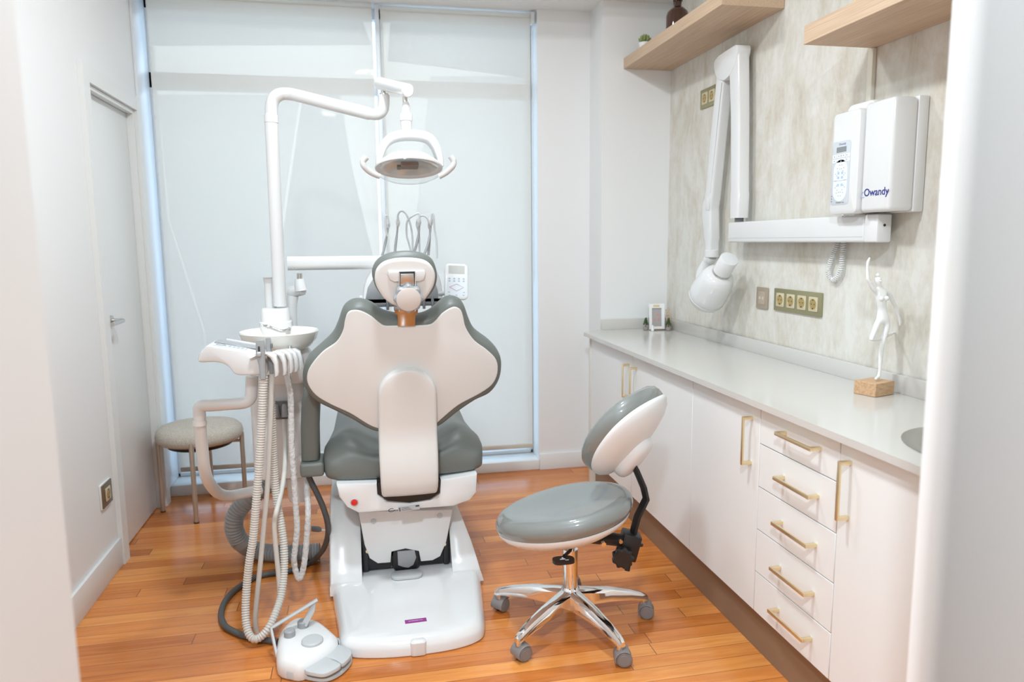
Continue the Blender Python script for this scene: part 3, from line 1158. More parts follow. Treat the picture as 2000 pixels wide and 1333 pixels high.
# yoke and tube head
b = bmesh.new()
cyl(b, (1.70, 3.352, 1.31), (1.70, 3.352, 1.348), .034, 24, .003)
tube(b, [(1.70, 3.352, 1.315), (1.69, 3.385, 1.28), (1.67, 3.40, 1.23), (1.66, 3.385, 1.18)], [.028, .03, .03, .026], 14, sm=4)
yk = obj('yoke', b, GLOSS, t)
hp = Vector((1.62, 3.225, 1.135))
ax = Vector((.06, -.70, .71)).normalized()        # from dome to cone end
q = Vector((0, 0, 1)).rotation_difference(ax).to_matrix().to_4x4()
HM = Matrix.Translation(hp) @ q
b = bmesh.new()
lathe(b, [(.0868, -.012), (.089, -.008), (.0895, .02), (.086, .065), (.078, .115), (.066, .140), (.050, .150), (.041, .152)], 40, HM)
th_ = obj('tube_head', b, GLOSS, t)
b = bmesh.new()
lathe(b, [(.0866, -.0135), (.0866, -.0115)], 40, HM)
obj('seam', b, MGREY, th_)
b = bmesh.new()
lathe(b, [(.001, -.072), (.035, -.069), (.062, -.056), (.080, -.036), (.088, -.016), (.0865, -.0135)], 40, HM)
obj('head_dome', b, PLAST, th_)
b = bmesh.new()
lathe(b, [(.0425, .150), (.0425, .162), (.040, .162)], 32, HM)
obj('collar_ring', b, SATIN, th_)
b = bmesh.new()
lathe(b, [(.040, .162), (.042, .164), (.042, .245), (.040, .248), (.0, .249)], 32, HM)
obj('aiming_cylinder', b, PLAST, th_)

# ------------------------------------------------------------------ dental chair
DX = .145
t = thing('dental_chair', 'grey and white dental chair seen from behind, on a white floor base', 'dental chair', (DX, 2.9, 0))
CH = t
# floor base slab
ol = [Vector(p[:2]) for p in [(-.116, 2.415), (-.075, 2.372), (.03, 2.345), (.145, 2.338), (.26, 2.345), (.345, 2.372), (.385, 2.42), (.405, 2.55), (.432, 2.80), (.440, 2.95), (.44, 3.30), (.38, 3.62), (.145, 3.68), (-.09, 3.62), (-.155, 3.30), (-.160, 2.95), (-.155, 2.80), (-.128, 2.55)]]
ol = smooth(ol, 5, True)
b = bmesh.new()
pillow(b, ol, [(.004, .001), (0, .006), (0, .030), (.004, .040), (.012, .054), (.024, .062), (.034, .0655)], Matrix())
fb = obj('floor_base', b, GLOSS, t)
b = bmesh.new()
pillow(b, rrect(.055, .07, .012, 5, .145, 2.366), [(.002, .004), (0, .010), (0, .050), (.006, .0565), (.012, .058)], Matrix())
obj('base_clip', b, GLOSS, fb)
b = bmesh.new()
mm = M_((.145, 2.455, .0664), (0, 0, .03))
box(b, -.038, .038, -.012, .012, -.0006, .0006, mat=mm)
st = obj('sticker', b, PURPLE, fb, 'purple sticker')
obj('lettering', text_mesh('INTERDENTAL', .008, mm @ Matrix.Translation((0, 0, .0007)), .0001), mat('pale_print', (.8, .7, .8), .5), st)


# side fins
def fin(x_in, x_out0, x_out1, zt):
    """wing of the base: inner wall x_in, outer x from x_out0 (floor) to x_out1 (top)"""
    b_ = bmesh.new()
    rings = []
    for y, z in ((2.80, .075), (2.83, .115), (2.87, .18), (2.93, .27), (2.99, zt-.02), (3.04, zt), (3.30, zt), (3.44, zt-.05), (3.56, .12)):
        f_ = z/zt
        xo = x_out0+(x_out1-x_out0)*f_**1.5
        s_ = 1 if xo > x_in else -1
        rd = .018*s_
        rings.append([Vector((x_in, y, .02)), Vector((x_in, y, z-.004)), Vector((x_in+.004*s_, y, z)), Vector((xo-rd, y, z)), Vector((xo-rd*.3, y, z-abs(rd)*.3)), Vector((xo, y, z-abs(rd))), Vector((x_out0, y, .02))])
    loft(b_, rings)
    return b_


obj('base_wing', fin(-.040, -.166, -.162, .352), GLOSS, t)
obj('base_wing', fin(.320, .447, .345, .352), GLOSS, t)
# black recess and lift
b = bmesh.new()
box(b, -.038, .318, 2.93, 3.40, .06, .30)
obj('recess', b, BLACK, t)
b = bmesh.new()
box(b, -.036, .316, 2.885, 2.925, .074, .128, .006)
box(b, -.037, -.012, 2.88, 2.93, .070, .25, .005)
box(b, .292, .317, 2.88, 2.93, .070, .25, .005)
obj('lift_crossbar', b, BLACK, t)
for x in (-.015, .295):
    b = bmesh.new()
    cyl(b, (x, 2.878, .165), (x, 2.862, .165), .008, 8)
    obj('brass_bolt', b, BRASS, t)
b = bmesh.new()
fo = xz([(-0.0449, 2.85, 0.3399), (0.3309, 2.85, 0.3157), (0.3026, 2.85, 0.1781), (0.276, 2.85, 0.1189), (0.2442, 2.85, 0.1045), (0.1961, 2.85, 0.105), (0.189, 2.85, 0.1497), (0.1357, 2.85, 0.1659), (0.08, 2.85, 0.1584), (0.0745, 2.85, 0.1132), (0.0235, 2.85, 0.1141), (-0.0081, 2.85, 0.139), (-0.0262, 2.85, 0.197)])
prism(b, fo, -.10, 0, Matrix.Translation((0, 2.85, 0)) @ XZ, .006)
lc = obj('lift_cover', b, PLAST, t)
b = bmesh.new()
for (px, s) in ((.012, 1), (.278, 1)):
    cyl(b, (px, 2.8475, .295), (px, 2.8515, .295), .011, 16)
obj('cover_screw', b, LGREY, lc)
mo = rrect(.104, .105, .03, 6, .136, .118)
b = bmesh.new()
prism(b, mo, -.06, .0, Matrix.Translation((0, 2.856, 0)) @ XZ, .004)
mh = obj('motor_surround', b, BLACK, t)
b = bmesh.new()
prism(b, [Vector(p) for p in [(.103, .158), (.172, .158), (.178, .125), (.165, .095), (.145, .085), (.125, .09), (.104, .100)]], -.002, .004, Matrix.Translation((0, 2.853, 0)) @ XZ, .001)
obj('motor_plate', b, MGREY, mh)
b = bmesh.new()
pillow(b, rrect(.125, .07, .03, 6, .136, 2.815), [(0, .068), (0, .076), (.004, .079)], Matrix())
obj('base_lip', b, LGREY, t)
# seat frame
b = bmesh.new()
fo = xz([(-0.1198, 2.73, 0.4998), (0.0298, 2.73, 0.492), (0.032, 2.73, 0.4432), (0.0677, 2.73, 0.4158), (0.1511, 2.73, 0.4005), (0.2321, 2.73, 0.4081), (0.2684, 2.73, 0.4299), (0.2737, 2.73, 0.4851), (0.4164, 2.73, 0.4989), (0.4132, 2.73, 0.4243), (0.3862, 2.73, 0.3931), (0.3192, 2.73, 0.3737), (-0.0432, 2.73, 0.3784), (-0.0841, 2.73, 0.4043), (-0.1126, 2.73, 0.4471)])
prism(b, fo, -.60, 0, Matrix.Translation((0, 2.73, 0)) @ XZ, .008)
sf = obj('seat_frame', b, GLOSS, t)
b = bmesh.new()
box(b, .03, .268, 2.745, 2.80, .40, .50)
prism(b, xz([(0.0317, 2.73, 0.4919), (0.0339, 2.73, 0.4451), (0.0697, 2.73, 0.4176), (0.1511, 2.73, 0.4025), (0.2302, 2.73, 0.4103), (0.2665, 2.73, 0.4321), (0.2717, 2.73, 0.4853)]), -.03, -.006, Matrix.Translation((0, 2.73, 0)) @ XZ)
obj('hinge_recess', b, BLACK, sf)
b = bmesh.new()
ec = Vector((-0.0567, 2.73, 0.4242))
cyl(b, ec+Vector((0, .001, 0)), ec+Vector((0, -.005, 0)), .0155, 24, .002)
bz = obj('button_bezel', b, LGREY, sf)
b = bmesh.new()
lathe(b, [(.0125, 0), (.0125, .004), (.010, .008), (.001, .0095)], 24, Matrix.Translation(ec+Vector((0, -.004, 0))) @ Euler((PI/2, 0, 0)).to_matrix().to_4x4())
obj('stop_button', b, RED, bz, 'red round stop button')
a_, c_ = Vector((0.1071, 2.724, 0.3798)), Vector((0.1875, 2.724, 0.3851))
cc = (a_+c_)/2
mm = Matrix.Translation(cc+Vector((0, -.0068, .004))) @ Euler((0, -math.atan2(c_.z-a_.z, c_.x-a_.x), 0)).to_matrix().to_4x4()
b = bmesh.new()
box(b, -.041, .041, .0, .0008, -.010, .008, mat=mm)
rs = obj('rating_label', b, STICK, sf, 'silver rating label')
b = bmesh.new()
box(b, .026, .040, -.0006, .0004, .002, .007, mat=mm)
for k in range(3):
    box(b, -.038, -.032, -.0006, .0004, -.007+.005*k, -.004+.005*k, mat=mm)
    box(b, -.029, .012-.006*k, -.0006, .0004, -.006+.005*k, -.0048+.005*k, mat=mm)
obj('label_print', b, INK, rs)
b = bmesh.new()
tor = [mm @ Vector((-.066+.0115*math.cos(k*.42+.9), 0, .002+.006*math.sin(k*.42+.9))) for k in range(14)]
tube(b, tor, .0012, 6)
obj('oval_mark', b, INK, sf)
# seat cushion: loft along y
def seat_ring(y, xc, hw, z0, z1, bol, dish):
    n_ = 48
    ring = []
    for k in range(n_):
        a = 2*PI*k/n_
        c, s = math.cos(a), math.sin(a)
        e = .42
        x = math.copysign(abs(c)**e, c)
        zz = math.copysign(abs(s)**e, s)
        z = (z0+z1)/2+zz*(z1-z0)/2
        if zz > 0:
            u = abs(x)
            z += zz*(bol*math.exp(-((u-.70)/.24)**2) - dish*max(0, 1-(u/.62)**2))
        ring.append(Vector((xc+x*hw, y, z)))
    return ring


b = bmesh.new()
loft(b, [seat_ring(*a) for a in (
    (2.758, .142, .262, .515, .560, 0, .0), (2.764, .142, .288, .500, .585, .006, .010), (2.78, .142, .304, .492, .605, .018, .025), (2.82, .142, .311, .489, .622, .030, .042), (2.88, .142, .310, .489, .632, .034, .05), (2.98, .143, .300, .491, .630, .028, .045),
    (3.12, .144, .285, .498, .640, .014, .03), (3.30, .145, .275, .515, .680, .008, .015), (3.50, .145, .268, .525, .690, .004, .008), (3.70, .145, .262, .51, .650, 0, .0), (3.85, .145, .25, .48, .59, 0, 0), (3.95, .145, .225, .44, .53, 0, 0), (3.975, .145, .20, .445, .51, 0, 0))])
obj('seat_cushion', b, VINYL, t, ang=60)
# armrest on the left
b = bmesh.new()
box(b, -.254, -.165, 2.775, 2.92, .517, .572, .012, 3)
am = obj('armrest_bracket', b, VINYL, t)
b = bmesh.new()
loft(b, [[Vector((x, y, z)) for x, y in [(p.x, p.y) for p in rrect(.068, d_, .022, 5, xc_, 2.85)]] for z, xc_, d_ in ((.570, -.216, .085), (.576, -.216, .10), (.70, -.213, .105), (.80, -.205, .11), (.85, -.195, .11), (.875, -.180, .10), (.882, -.17, .08))])
obj('armrest_post', b, VINYL, t)
b = bmesh.new()
loft(b, [[Vector((xc_+p.x, y, .86+p.y)) for p in rrect(.06, .05, .02, 5)] for y, xc_ in ((2.86, -.19), (2.95, -.20), (3.20, -.215), (3.26, -.215))])
obj('armrest_pad', b, VINYL, t)

# backrest: local frame (u across, v up the back, w towards the camera)
TV, NV = Vector((0, -.2425, .9701)), Vector((0, .9701, .2425))


def back_frame(p0):
    return Matrix(((1, 0, 0, p0[0]), (0, TV.y, -NV.y, p0[1]), (0, TV.z, -NV.z, p0[2]), (0, 0, 0, 1)))


BM = back_frame((.145, 2.69, .72))
gray = [(0.0162, 0.4239), (-0.0353, 0.4274), (-0.0775, 0.4427), (-0.1078, 0.4678), (-0.1464, 0.4827), (-0.1825, 0.4801), (-0.2095, 0.457), (-0.229, 0.4064), (-0.2512, 0.3614), (-0.2929, 0.3199), (-0.334, 0.2813), (-0.358, 0.2353), (-0.3636, 0.1828), (-0.3503, 0.1422), (-0.3163, 0.1011), (-0.2606, 0.0646), (-0.1981, 0.0238), (-0.1463, -0.0158), (-0.1049, -0.0351), (-0.0507, -0.0445), (0.0102, -0.0501), (0.0656, -0.047), (0.1188, -0.0296), (0.1461, -0.0133), (0.2017, 0.0324), (0.2635, 0.0749), (0.3192, 0.1025), (0.3528, 0.1504), (0.3633, 0.2104), (0.3516, 0.2625), (0.3133, 0.3111), (0.2576, 0.3582), (0.2327, 0.4095), (0.2171, 0.4536), (0.1962, 0.4788), (0.1669, 0.4851), (0.1378, 0.4743), (0.0984, 0.4386), (0.0577, 0.4214)]
white = [(0.0127, 0.3981), (-0.0269, 0.3989), (-0.0674, 0.4003), (-0.0856, 0.4107), (-0.1143, 0.4369), (-0.1478, 0.457), (-0.175, 0.4614), (-0.1951, 0.4514), (-0.2057, 0.422), (-0.2138, 0.3863), (-0.2388, 0.3448), (-0.2862, 0.3102), (-0.3262, 0.264), (-0.3439, 0.2263), (-0.343, 0.1872), (-0.3177, 0.1425), (-0.2691, 0.1041), (-0.2023, 0.0639), (-0.1516, 0.0233), (-0.1183, 0.0009), (-0.0819, -0.0097), (0.0074, -0.02), (0.0922, -0.0108), (0.1153, 0.0028), (0.1377, 0.0232), (0.1953, 0.0725), (0.2741, 0.115), (0.3223, 0.1512), (0.3411, 0.198), (0.3352, 0.2494), (0.3, 0.2911), (0.2512, 0.3313), (0.219, 0.3828), (0.2083, 0.4264), (0.1998, 0.4499), (0.1817, 0.4621), (0.1616, 0.4584), (0.1329, 0.4398), (0.1077, 0.4114), (0.0824, 0.3981)]
gray = smooth([Vector(p) for p in gray], 4, True)
white = smooth([Vector(p) for p in white], 4, True)
b = bmesh.new()
pillow(b, gray, [(.030, -.100), (.016, -.096), (.005, -.085), (0, -.065), (0, -.045), (.004, -.025), (.012, -.012), (.020, -.006)], BM)
bc = obj('backrest_cushion', b, VINYL, t, ang=60)
b = bmesh.new()
pillow(b, white, [(.004, -.010), (0, -.008), (0, -.001), (.0015, .0005), (.004, .001)], BM)
bs = obj('backrest_shell', b, SHELL, t)
# spine cover: runs up the back, bends under at the bottom
b = bmesh.new()
rings = []
prof = [(2.715, .446, .098), (2.690, .450, .102), (2.668, .461, .104), (2.654, .480, .1055), (2.646, .51, .107), (2.645, .56, .108), (2.650, .61, .109), (2.656, .65, .1085), (2.659, .69, .108), (2.652, .74, .1075), (2.628, .84, .106)]
for k in range(1, 11):
    a = k/10*PI/2
    prof.append((2.628-.2425/.9701*.104*math.sin(a), .84+.104*math.sin(a), max(.106*math.cos(a), .006)))
for y, z, hw in prof:
    fr = .014
    ring = []
    for q in [(-1, .05), (-1, .012), (-.97, .003), (-.9, 0), (-.45, -.003), (0, -.004), (.45, -.003), (.9, 0), (.97, .003), (1, .012), (1, .05)]:
        ring.append(Vector((.150+q[0]*hw, y+q[1]-.004, z+q[1]*.25)))
    rings.append(ring)
loft(b, rings)
obj('spine_cover', b, SHELL, t, ang=50)
# headrest
HMx = back_frame((.147, 2.50, 1.27))
hg = [(-0.1101, 0.0211), (-0.1013, 0.0492), (-0.0819, 0.0714), (-0.0521, 0.0849), (-0.0143, 0.0917), (0.029, 0.0911), (0.0671, 0.0815), (0.0934, 0.063), (0.1067, 0.0342), (0.1112, 0.0053), (0.1068, -0.0237), (0.0934, -0.0527), (0.072, -0.0787), (0.0439, -0.0957), (-0.0008, -0.1021), (-0.0395, -0.0933), (-0.072, -0.0689), (-0.0931, -0.0422), (-0.1058, -0.0131)]
hw_ = [(-0.1021, 0.0129), (-0.0959, 0.0409), (-0.0752, 0.0639), (-0.043, 0.0756), (-0.0056, 0.0789), (0.0374, 0.0766), (0.0698, 0.0671), (0.0915, 0.0459), (0.1014, 0.0173), (0.0981, -0.0142), (0.0848, -0.0428), (0.0637, -0.0714), (0.0359, -0.0894), (-0.0027, -0.0958), (-0.0409, -0.0871), (-0.0703, -0.0648), (-0.0895, -0.0356), (-0.0995, -0.0097)]
hg = smooth([Vector(p) for p in hg], 5, True)
hw_ = smooth([Vector(p) for p in hw_], 5, True)
b = bmesh.new()
pillow(b, hg, [(.05, -.085), (.02, -.080), (.006, -.068), (0, -.050), (.001, -.03), (.008, -.018), (.02, -.014)], HMx)
hc = obj('headrest_cushion', b, VINYL, t, ang=60)
b = bmesh.new()
pillow(b, hw_, [(.002, -.016), (0, -.010), (.001, -.003), (.005, .001), (.012, .002), (.05, .003)], HMx)
hs = obj('headrest_shell', b, SHELL, t, ang=60)
P3 = lambda a, w_: HMx @ Vector((a[0], a[1], w_))
b = bmesh.new()
br = [Vector(p) for p in [(-0.0571, 0.039), (0.0642, 0.0379), (0.0675, 0.0294), (0.0619, 0.0067), (0.0476, 0.0007), (-0.0392, 0.0009), (-0.0524, 0.0091), (-0.059, 0.029)]]
prism(b, br, .0, .012, HMx, .003)
obj('strap_bracket', b, GLOSS, hs)
b = bmesh.new()
prism(b, [Vector(p) for p in [(-0.0213, 0.0361), (0.0316, 0.0363), (0.0343, -0.03), (-0.0235, -0.0286)]], .010, .0135, HMx, .0005)
obj('strap_recess', b, BLACK, hs)
b = bmesh.new()
prism(b, [Vector(p) for p in [(-0.0171, 0.0304), (0.0272, 0.0307), (0.029, -0.0126), (-0.0189, -0.0115)]], .0125, .020, HMx, .003)
obj('clamp_plate', b, SATIN, hs)
b = bmesh.new()
for ln in ([(-0.0208, 0.0339), (-0.0232, -0.104)], [(0.0321, 0.034), (0.0308, -0.1057)]):
    p_, q_ = P3(ln[0], .016), P3(ln[1], .012)
    tube(b, [p_, q_], .0022, 8)
obj('guide_rod', b, CHROME, t)
kc = Vector((0.0073, -0.053))
b = bmesh.new()
sc_ = [Vector((kc.x+(.0475+.0035*math.cos(8*a_))*math.cos(a_), kc.y+(.0475+.0035*math.cos(8*a_))*math.sin(a_))) for a_ in [2*PI*k/96 for k in range(96)]]
pillow(b, sc_, [(.004, .012), (0, .016), (0, .034), (.005, .04)], HMx)
kn = obj('adjustment_knob', b, MGREY, t)
b = bmesh.new()
lathe(b, [(.041, .038), (.041, .0425), (.036, .045), (.0, .0455)], 40, HMx @ Matrix.Translation((kc.x, kc.y, 0)))
obj('knob_cap', b, KNOB, kn)
sp_ = [Vector(p) for p in [(-0.035, 0.4732), (0.0475, 0.472), (0.0461, 0.445), (0.0376, 0.441), (0.0361, 0.3991), (-0.0246, 0.4001), (-0.025, 0.443), (-0.0338, 0.4475)]]
b = bmesh.new()
prism(b, sp_, .004, .009, BM, .001)
obj('headrest_strap', b, mat('polished_steel_strap', (.42, .42, .42), .16, 1), t)

# ------------------------------------------------------------------ cuspidor unit
t = thing('cuspidor_unit', 'white cuspidor column with a cream rinse bowl, left of the dental chair', 'cuspidor', (-.34, 3.02, .33))
b = bmesh.new()
loft(b, [[Vector((-.335+p.x, 3.08+p.y, z)) for p in rrect(w_, d_, .045, 6)] for z, w_, d_ in ((.445, .20, .16), (.455, .225, .19), (.48, .238, .20), (.80, .238, .20), (.93, .225, .19), (.985, .21, .18))])
cb = obj('body', b, PLAST, t)
b = bmesh.new()
loft(b, [[Vector((-.29+p.x, 3.10+p.y, z)) for p in rrect(w_, .13, .03, 5)] for z, w_ in ((.33, .07), (.345, .085), (.46, .10))])
box(b, -.27, -.10, 3.10, 3.16, .468, .512, .006)
obj('mounting_arm', b, PLAST, t)
b = bmesh.new()
BW = Matrix.Translation((-.318, 2.93, 0))
lathe(b, [(.05, .985), (.085, .990), (.115, 1.003), (.138, 1.03), (.148, 1.062), (.146, 1.066), (.142, 1.062), (.13, 1.035), (.10, 1.014), (.04, 1.006), (0, 1.006)], 48, BW)
obj('rinse_bowl', b, CREAM, t)
b = bmesh.new()
loft(b, [[Vector((-.288+p.x, 2.965+p.y, z)) for p in rrect(w_, w_*.8, .05, 6)] for z, w_ in ((.86, .16), (.875, .18), (.955, .185), (.99, .15))])
obj('bowl_housing', b, PLAST, t)
b = bmesh.new()
loft(b, [[Vector((-.345+p.x, 3.08+p.y, z)) for p in rrect(w_, w_*.9, w_*.3, 6)] for z, w_ in ((.985, .122), (1.05, .118), (1.065, .126), (1.085, .124), (1.09, .113), (1.136, .106), (1.14, .10))])
obj('column_head', b, PLAST, t)
b = bmesh.new()
cf = Vector((-0.3682, 3.15, 1.0545))
loft(b, [[Vector((cf.x+p.x, 3.15+p.y+dy, z)) for p in rrect(w_, .05, .015, 5)] for z, w_, dy in ((1.05, .046, 0), (1.17, .044, 0), (1.240, .044, 0), (1.258, .048, -.008), (1.264, .046, -.02))])
obj('cup_filler', b, PLAST, t)
b = bmesh.new()
tube(b, [(-0.3804, 2.92, 1.089), (-0.3489, 2.92, 1.08), (-0.3119, 2.92, 1.0648), (-0.2851, 2.92, 1.0679), (-0.2752, 2.92, 1.0755)], [.005, .0045, .0065, .008, .006], 12, sm=4)
tube(b, [(-0.2851, 2.92, 1.0679), (-0.2845, 2.92, 1.0419), (-0.2836, 2.92, 1.0218), (-0.281, 2.92, 0.9977)], [.012, .010, .008, .0075], 12, sm=3)
obj('chrome_spout', b, SPOUT, t)
b = bmesh.new()
hx, hz = Vector((-0.3299, 2.975, 0.742)).x, Vector((-0.3299, 2.975, 0.742)).z
box(b, hx-.032, hx+.034, 2.94, 2.985, hz-.032, hz+.035, .006, 2)
hl = obj('hose_holder', b, DGREY, t)
for s in (-1, 1):
    b = bmesh.new()
    tube(b, [(hx+s*.015, 2.934, hz-.018), (hx+s*.015, 2.932, hz+.02), (hx+s*.015, 2.936, hz+.03)], [.013, .010, .007], 12)
    obj('holder_plug', b, MGREY, hl)

# ------------------------------------------------------------------ lamp on its pole
t = thing('dental_lamp', 'white overhead operating lamp with two handles on a tall bent pole', 'lamp', (-.325, 3.10, 1.14))
b = bmesh.new()
tube(b, [(-0.3278, 3.1, 1.1472), (-0.3236, 3.1, 1.8765)], .026, 20)
po = obj('pole', b, GLOSS, t)
b = bmesh.new()
tube(b, [(-0.3238, 3.1, 1.8726), (-0.3223, 3.1, 1.902)], .0275, 20)
obj('pole_collar', b, PLAST, po)
b = bmesh.new()
tube(b, [(-0.3226, 3.1, 1.8961), (-0.3184, 3.1, 1.9391), (-0.3073, 3.1, 1.9667), (-0.2814, 3.1, 1.983), (-0.2483, 3.1, 1.984), (-0.2103, 3.08, 1.9735), (-0.1017, 3.02, 1.9384), (0.014, 2.97, 1.9039), (0.0618, 2.95, 1.8903), (0.0887, 2.94, 1.8893), (0.1067, 2.94, 1.9068), (0.1115, 2.94, 1.9336), (0.1124, 2.94, 1.9602)], [.025]*3*4+[.024]*20+[.0215]*30, 18, sm=4)
obj('lower_arm', b, GLOSS, t)
b = bmesh.new()
cyl(b, (0.1123, 2.94, 1.9583), (0.1126, 2.94, 1.9659), .0165, 20)
cyl(b, (0.1106, 2.94, 1.9639), (0.1113, 2.94, 1.9867), .008, 12)
obj('arm_pivot', b, SATIN, t)
a_, c_ = Vector((0.0997, 2.98, 2.0115)), Vector((0.1879, 2.7, 1.9327))
b = bmesh.new()
cyl(b, a_, c_, .0235, 28, .003)
obj('upper_arm', b, GLOSS, t)
b = bmesh.new()
cyl(b, (0.1791, 2.74, 1.9189), (0.1785, 2.74, 1.8993), .0085, 14)
obj('hanger_pin', b, SATIN, t)
b = bmesh.new()
hc_ = Vector((0.1803, 2.74, 1.8994))
zt = hc_.z
zb = Vector((0.1789, 2.74, 1.7883)).z
L_ = zt-zb
lathe(b, [(.008, zt+.002), (.012, zt-.004), (.017, zt-L_*.35), (.0215, zt-L_*.36), (.0235, zt-L_*.40), (.0235, zt-L_*.58), (.021, zt-L_*.60), (.0195, zt-L_*.9), (.014, zt-L_*1.02)], 24, Matrix.Translation((hc_.x+.001, hc_.y, 0)))
obj('swivel_neck', b, PLAST, t)
# yoke: inverted U, tipped
Y0 = 2.74
b = bmesh.new()
yo = [(0.0783, 2.745, 1.6718), (0.0832, 2.745, 1.7098), (0.1027, 2.74, 1.7528), (0.1362, 2.735, 1.7778), (0.1914, 2.735, 1.786), (0.2504, 2.735, 1.7799), (0.28, 2.74, 1.7556), (0.2983, 2.745, 1.7126), (0.303, 2.745, 1.6741)]
yo = smooth([Vector(p) for p in yo], 5)
rings = []
for i, p in enumerate(yo):
    tn = (yo[min(i+1, len(yo)-1)]-yo[max(i-1, 0)]).normalized()
    nn = tn.cross(Vector((0, 1, 0))).normalized()
    th2 = .020+.012*math.sin(PI*i/(len(yo)-1))
    rings.append([p+nn*q.x+Vector((0, q.y+.02, 0)) for q in rrect(th2, .085, .009, 4)])
loft(b, rings)
obj('lamp_yoke', b, PLAST, t)
lc0 = Vector((0.1857, 2.73, 1.6641))
LM = Matrix.Translation(lc0) @ Euler((math.radians(-20), 0, 0)).to_matrix().to_4x4()


def shell_rings(prof, n_=48, dy=0):
    return [[LM @ Vector((rx*math.cos(2*PI*k/n_), ry*math.sin(2*PI*k/n_)+dy, z)) for k in range(n_)] for rx, ry, z in prof]


b = bmesh.new()
loft(b, shell_rings([(.121, .085, .000), (.123, .088, .004), (.118, .083, .012), (.098, .068, .030), (.080, .055, .045), (.060, .04, .053), (.02, .012, .056)]), cap0=False)
loft(b, shell_rings([(.121, .085, .000), (.108, .073, .006), (.085, .058, .026), (.05, .03, .036), (.01, .008, .038)]), cap0=False)
hd_ = obj('lamp_housing', b, PLAST, t)
b = bmesh.new()
loft(b, shell_rings([(.114, .078, .0035), (.106, .071, .008), (.083, .056, .025), (.048, .028, .034), (.01, .008, .036)]), cap0=False)
obj('reflector', b, mat('silvered_reflector', (.78, .83, .85), .2, .35, coat=1), hd_)
b = bmesh.new()
box(b, -.030, .034, -.016, .016, .004, .022, .003, 1, LM)
box(b, -.044, -.028, -.010, .010, .000, .012, .002, 1, LM)
obj('bulb_holder', b, mat('bulb_holder_metal', (.25, .22, .20), .3, .7), hd_)
b = bmesh.new()
loft(b, shell_rings([(.122, .086, -.001), (.120, .084, -.010), (.108, .075, -.024), (.085, .058, -.036), (.05, .034, -.043), (.01, .008, -.046)]), cap0=False)
obj('lens_cover', b, LENS, hd_)
for s in (-1, 1):
    b = bmesh.new()
    pts = ([(0.0794, 2.7, 1.6334), (0.0474, 2.69, 1.6465), (0.025, 2.68, 1.6666), (0.0221, 2.68, 1.6841), (0.035, 2.68, 1.6984)] if s < 0 else [(0.2917, 2.7, 1.635), (0.3169, 2.69, 1.6489), (0.3384, 2.68, 1.6698), (0.3425, 2.68, 1.6879), (0.3318, 2.68, 1.7058)])
    tube(b, pts, [.010]*5+[.0105]*10+[.011]*10, 14, sm=5)
    obj('handle', b, mat('soft_grey_white_handle', (.62, .61, .60), .4), t)

# ------------------------------------------------------------------ delivery table behind the headrest
t = thing('instrument_table', 'white instrument delivery table on a swing arm behind the headrest', 'instrument table', (.18, 3.25, 1.13))
b = bmesh.new()
tube(b, [(-0.3057, 3.22, 0.9118), (-0.2971, 3.22, 1.0442), (-0.2949, 3.22, 1.1318), (-0.2863, 3.22, 1.1795)], [.022, .023, .022, .024], 16, sm=4)
obj('riser', b, GLOSS, t)
b = bmesh.new()
cyl(b, (-0.3, 3.24, 1.1916), (-0.2416, 3.2, 1.2058), .024, 20, .004)
tube(b, [(-0.2502, 3.2, 1.2017), (-0.2531, 3.2, 1.2277), (-0.254, 3.2, 1.2514)], [.026, .023, .019], 16)
obj('elbow', b, PLAST, t)
b = bmesh.new()
cyl(b, (-0.2541, 3.2, 1.2492), (-0.2529, 3.2, 1.275), .011, 14)
obj('elbow_pin', b, SATIN, t)
b = bmesh.new()
q0, q1 = Vector((-0.2985, 3.2, 1.3165)), Vector((0.2123, 3.26, 1.3135))
loft(b, [[p+Vector((0, q.x, q.y)) for q in rrect(.045, .058, .02, 5)] for p in (q0, q0+(q1-q0)*.01, q1)])
sw = obj('swing_arm', b, GLOSS, t)
b = bmesh.new()
for P_ in ((-0.2768, 3.177, 1.2988), (-0.2613, 3.177, 1.2985)):
    cyl(b, Vector(P_), Vector(P_)+Vector((0, -.003, 0)), .004, 10)
obj('arm_screw', b, SATIN, sw)
b = bmesh.new()
fo = xz([(0.0048, 3.18, 1.1576), (0.0133, 3.18, 1.2143), (0.0364, 3.18, 1.2618), (0.0759, 3.18, 1.2828), (0.2943, 3.18, 1.2833), (0.3293, 3.18, 1.2606), (0.3436, 3.18, 1.2069), (0.3446, 3.18, 1.1532), (0.3243, 3.18, 1.1448), (0.0173, 3.18, 1.1485)])
prism(b, smooth(fo, 3, True), -.24, 0, Matrix.Translation((0, 3.18, 0)) @ XZ, .01)
hb = obj('table_body', b, PLAST, t)
b = bmesh.new()
fo = xz([(0.0156, 3.178, 1.1618), (0.026, 3.178, 1.2097), (0.0487, 3.178, 1.2442), (0.0853, 3.178, 1.2456), (0.2886, 3.178, 1.2415), (0.3149, 3.178, 1.2254), (0.3251, 3.178, 1.1896), (0.3266, 3.178, 1.1561)])
prism(b, fo, -.001, .004, Matrix.Translation((0, 3.18, 0)) @ XZ, .001)
obj('grey_front_panel', b, MGREY, hb)
b = bmesh.new()
q0, q1 = Vector((0.0407, 3.18, 1.139)), Vector((0.3489, 3.18, 1.1441))
box(b, q0.x, q1.x, 3.15, 3.20, q0.z-.012, q0.z+.004, .002)
obj('handpiece_rail', b, DGREY, t)
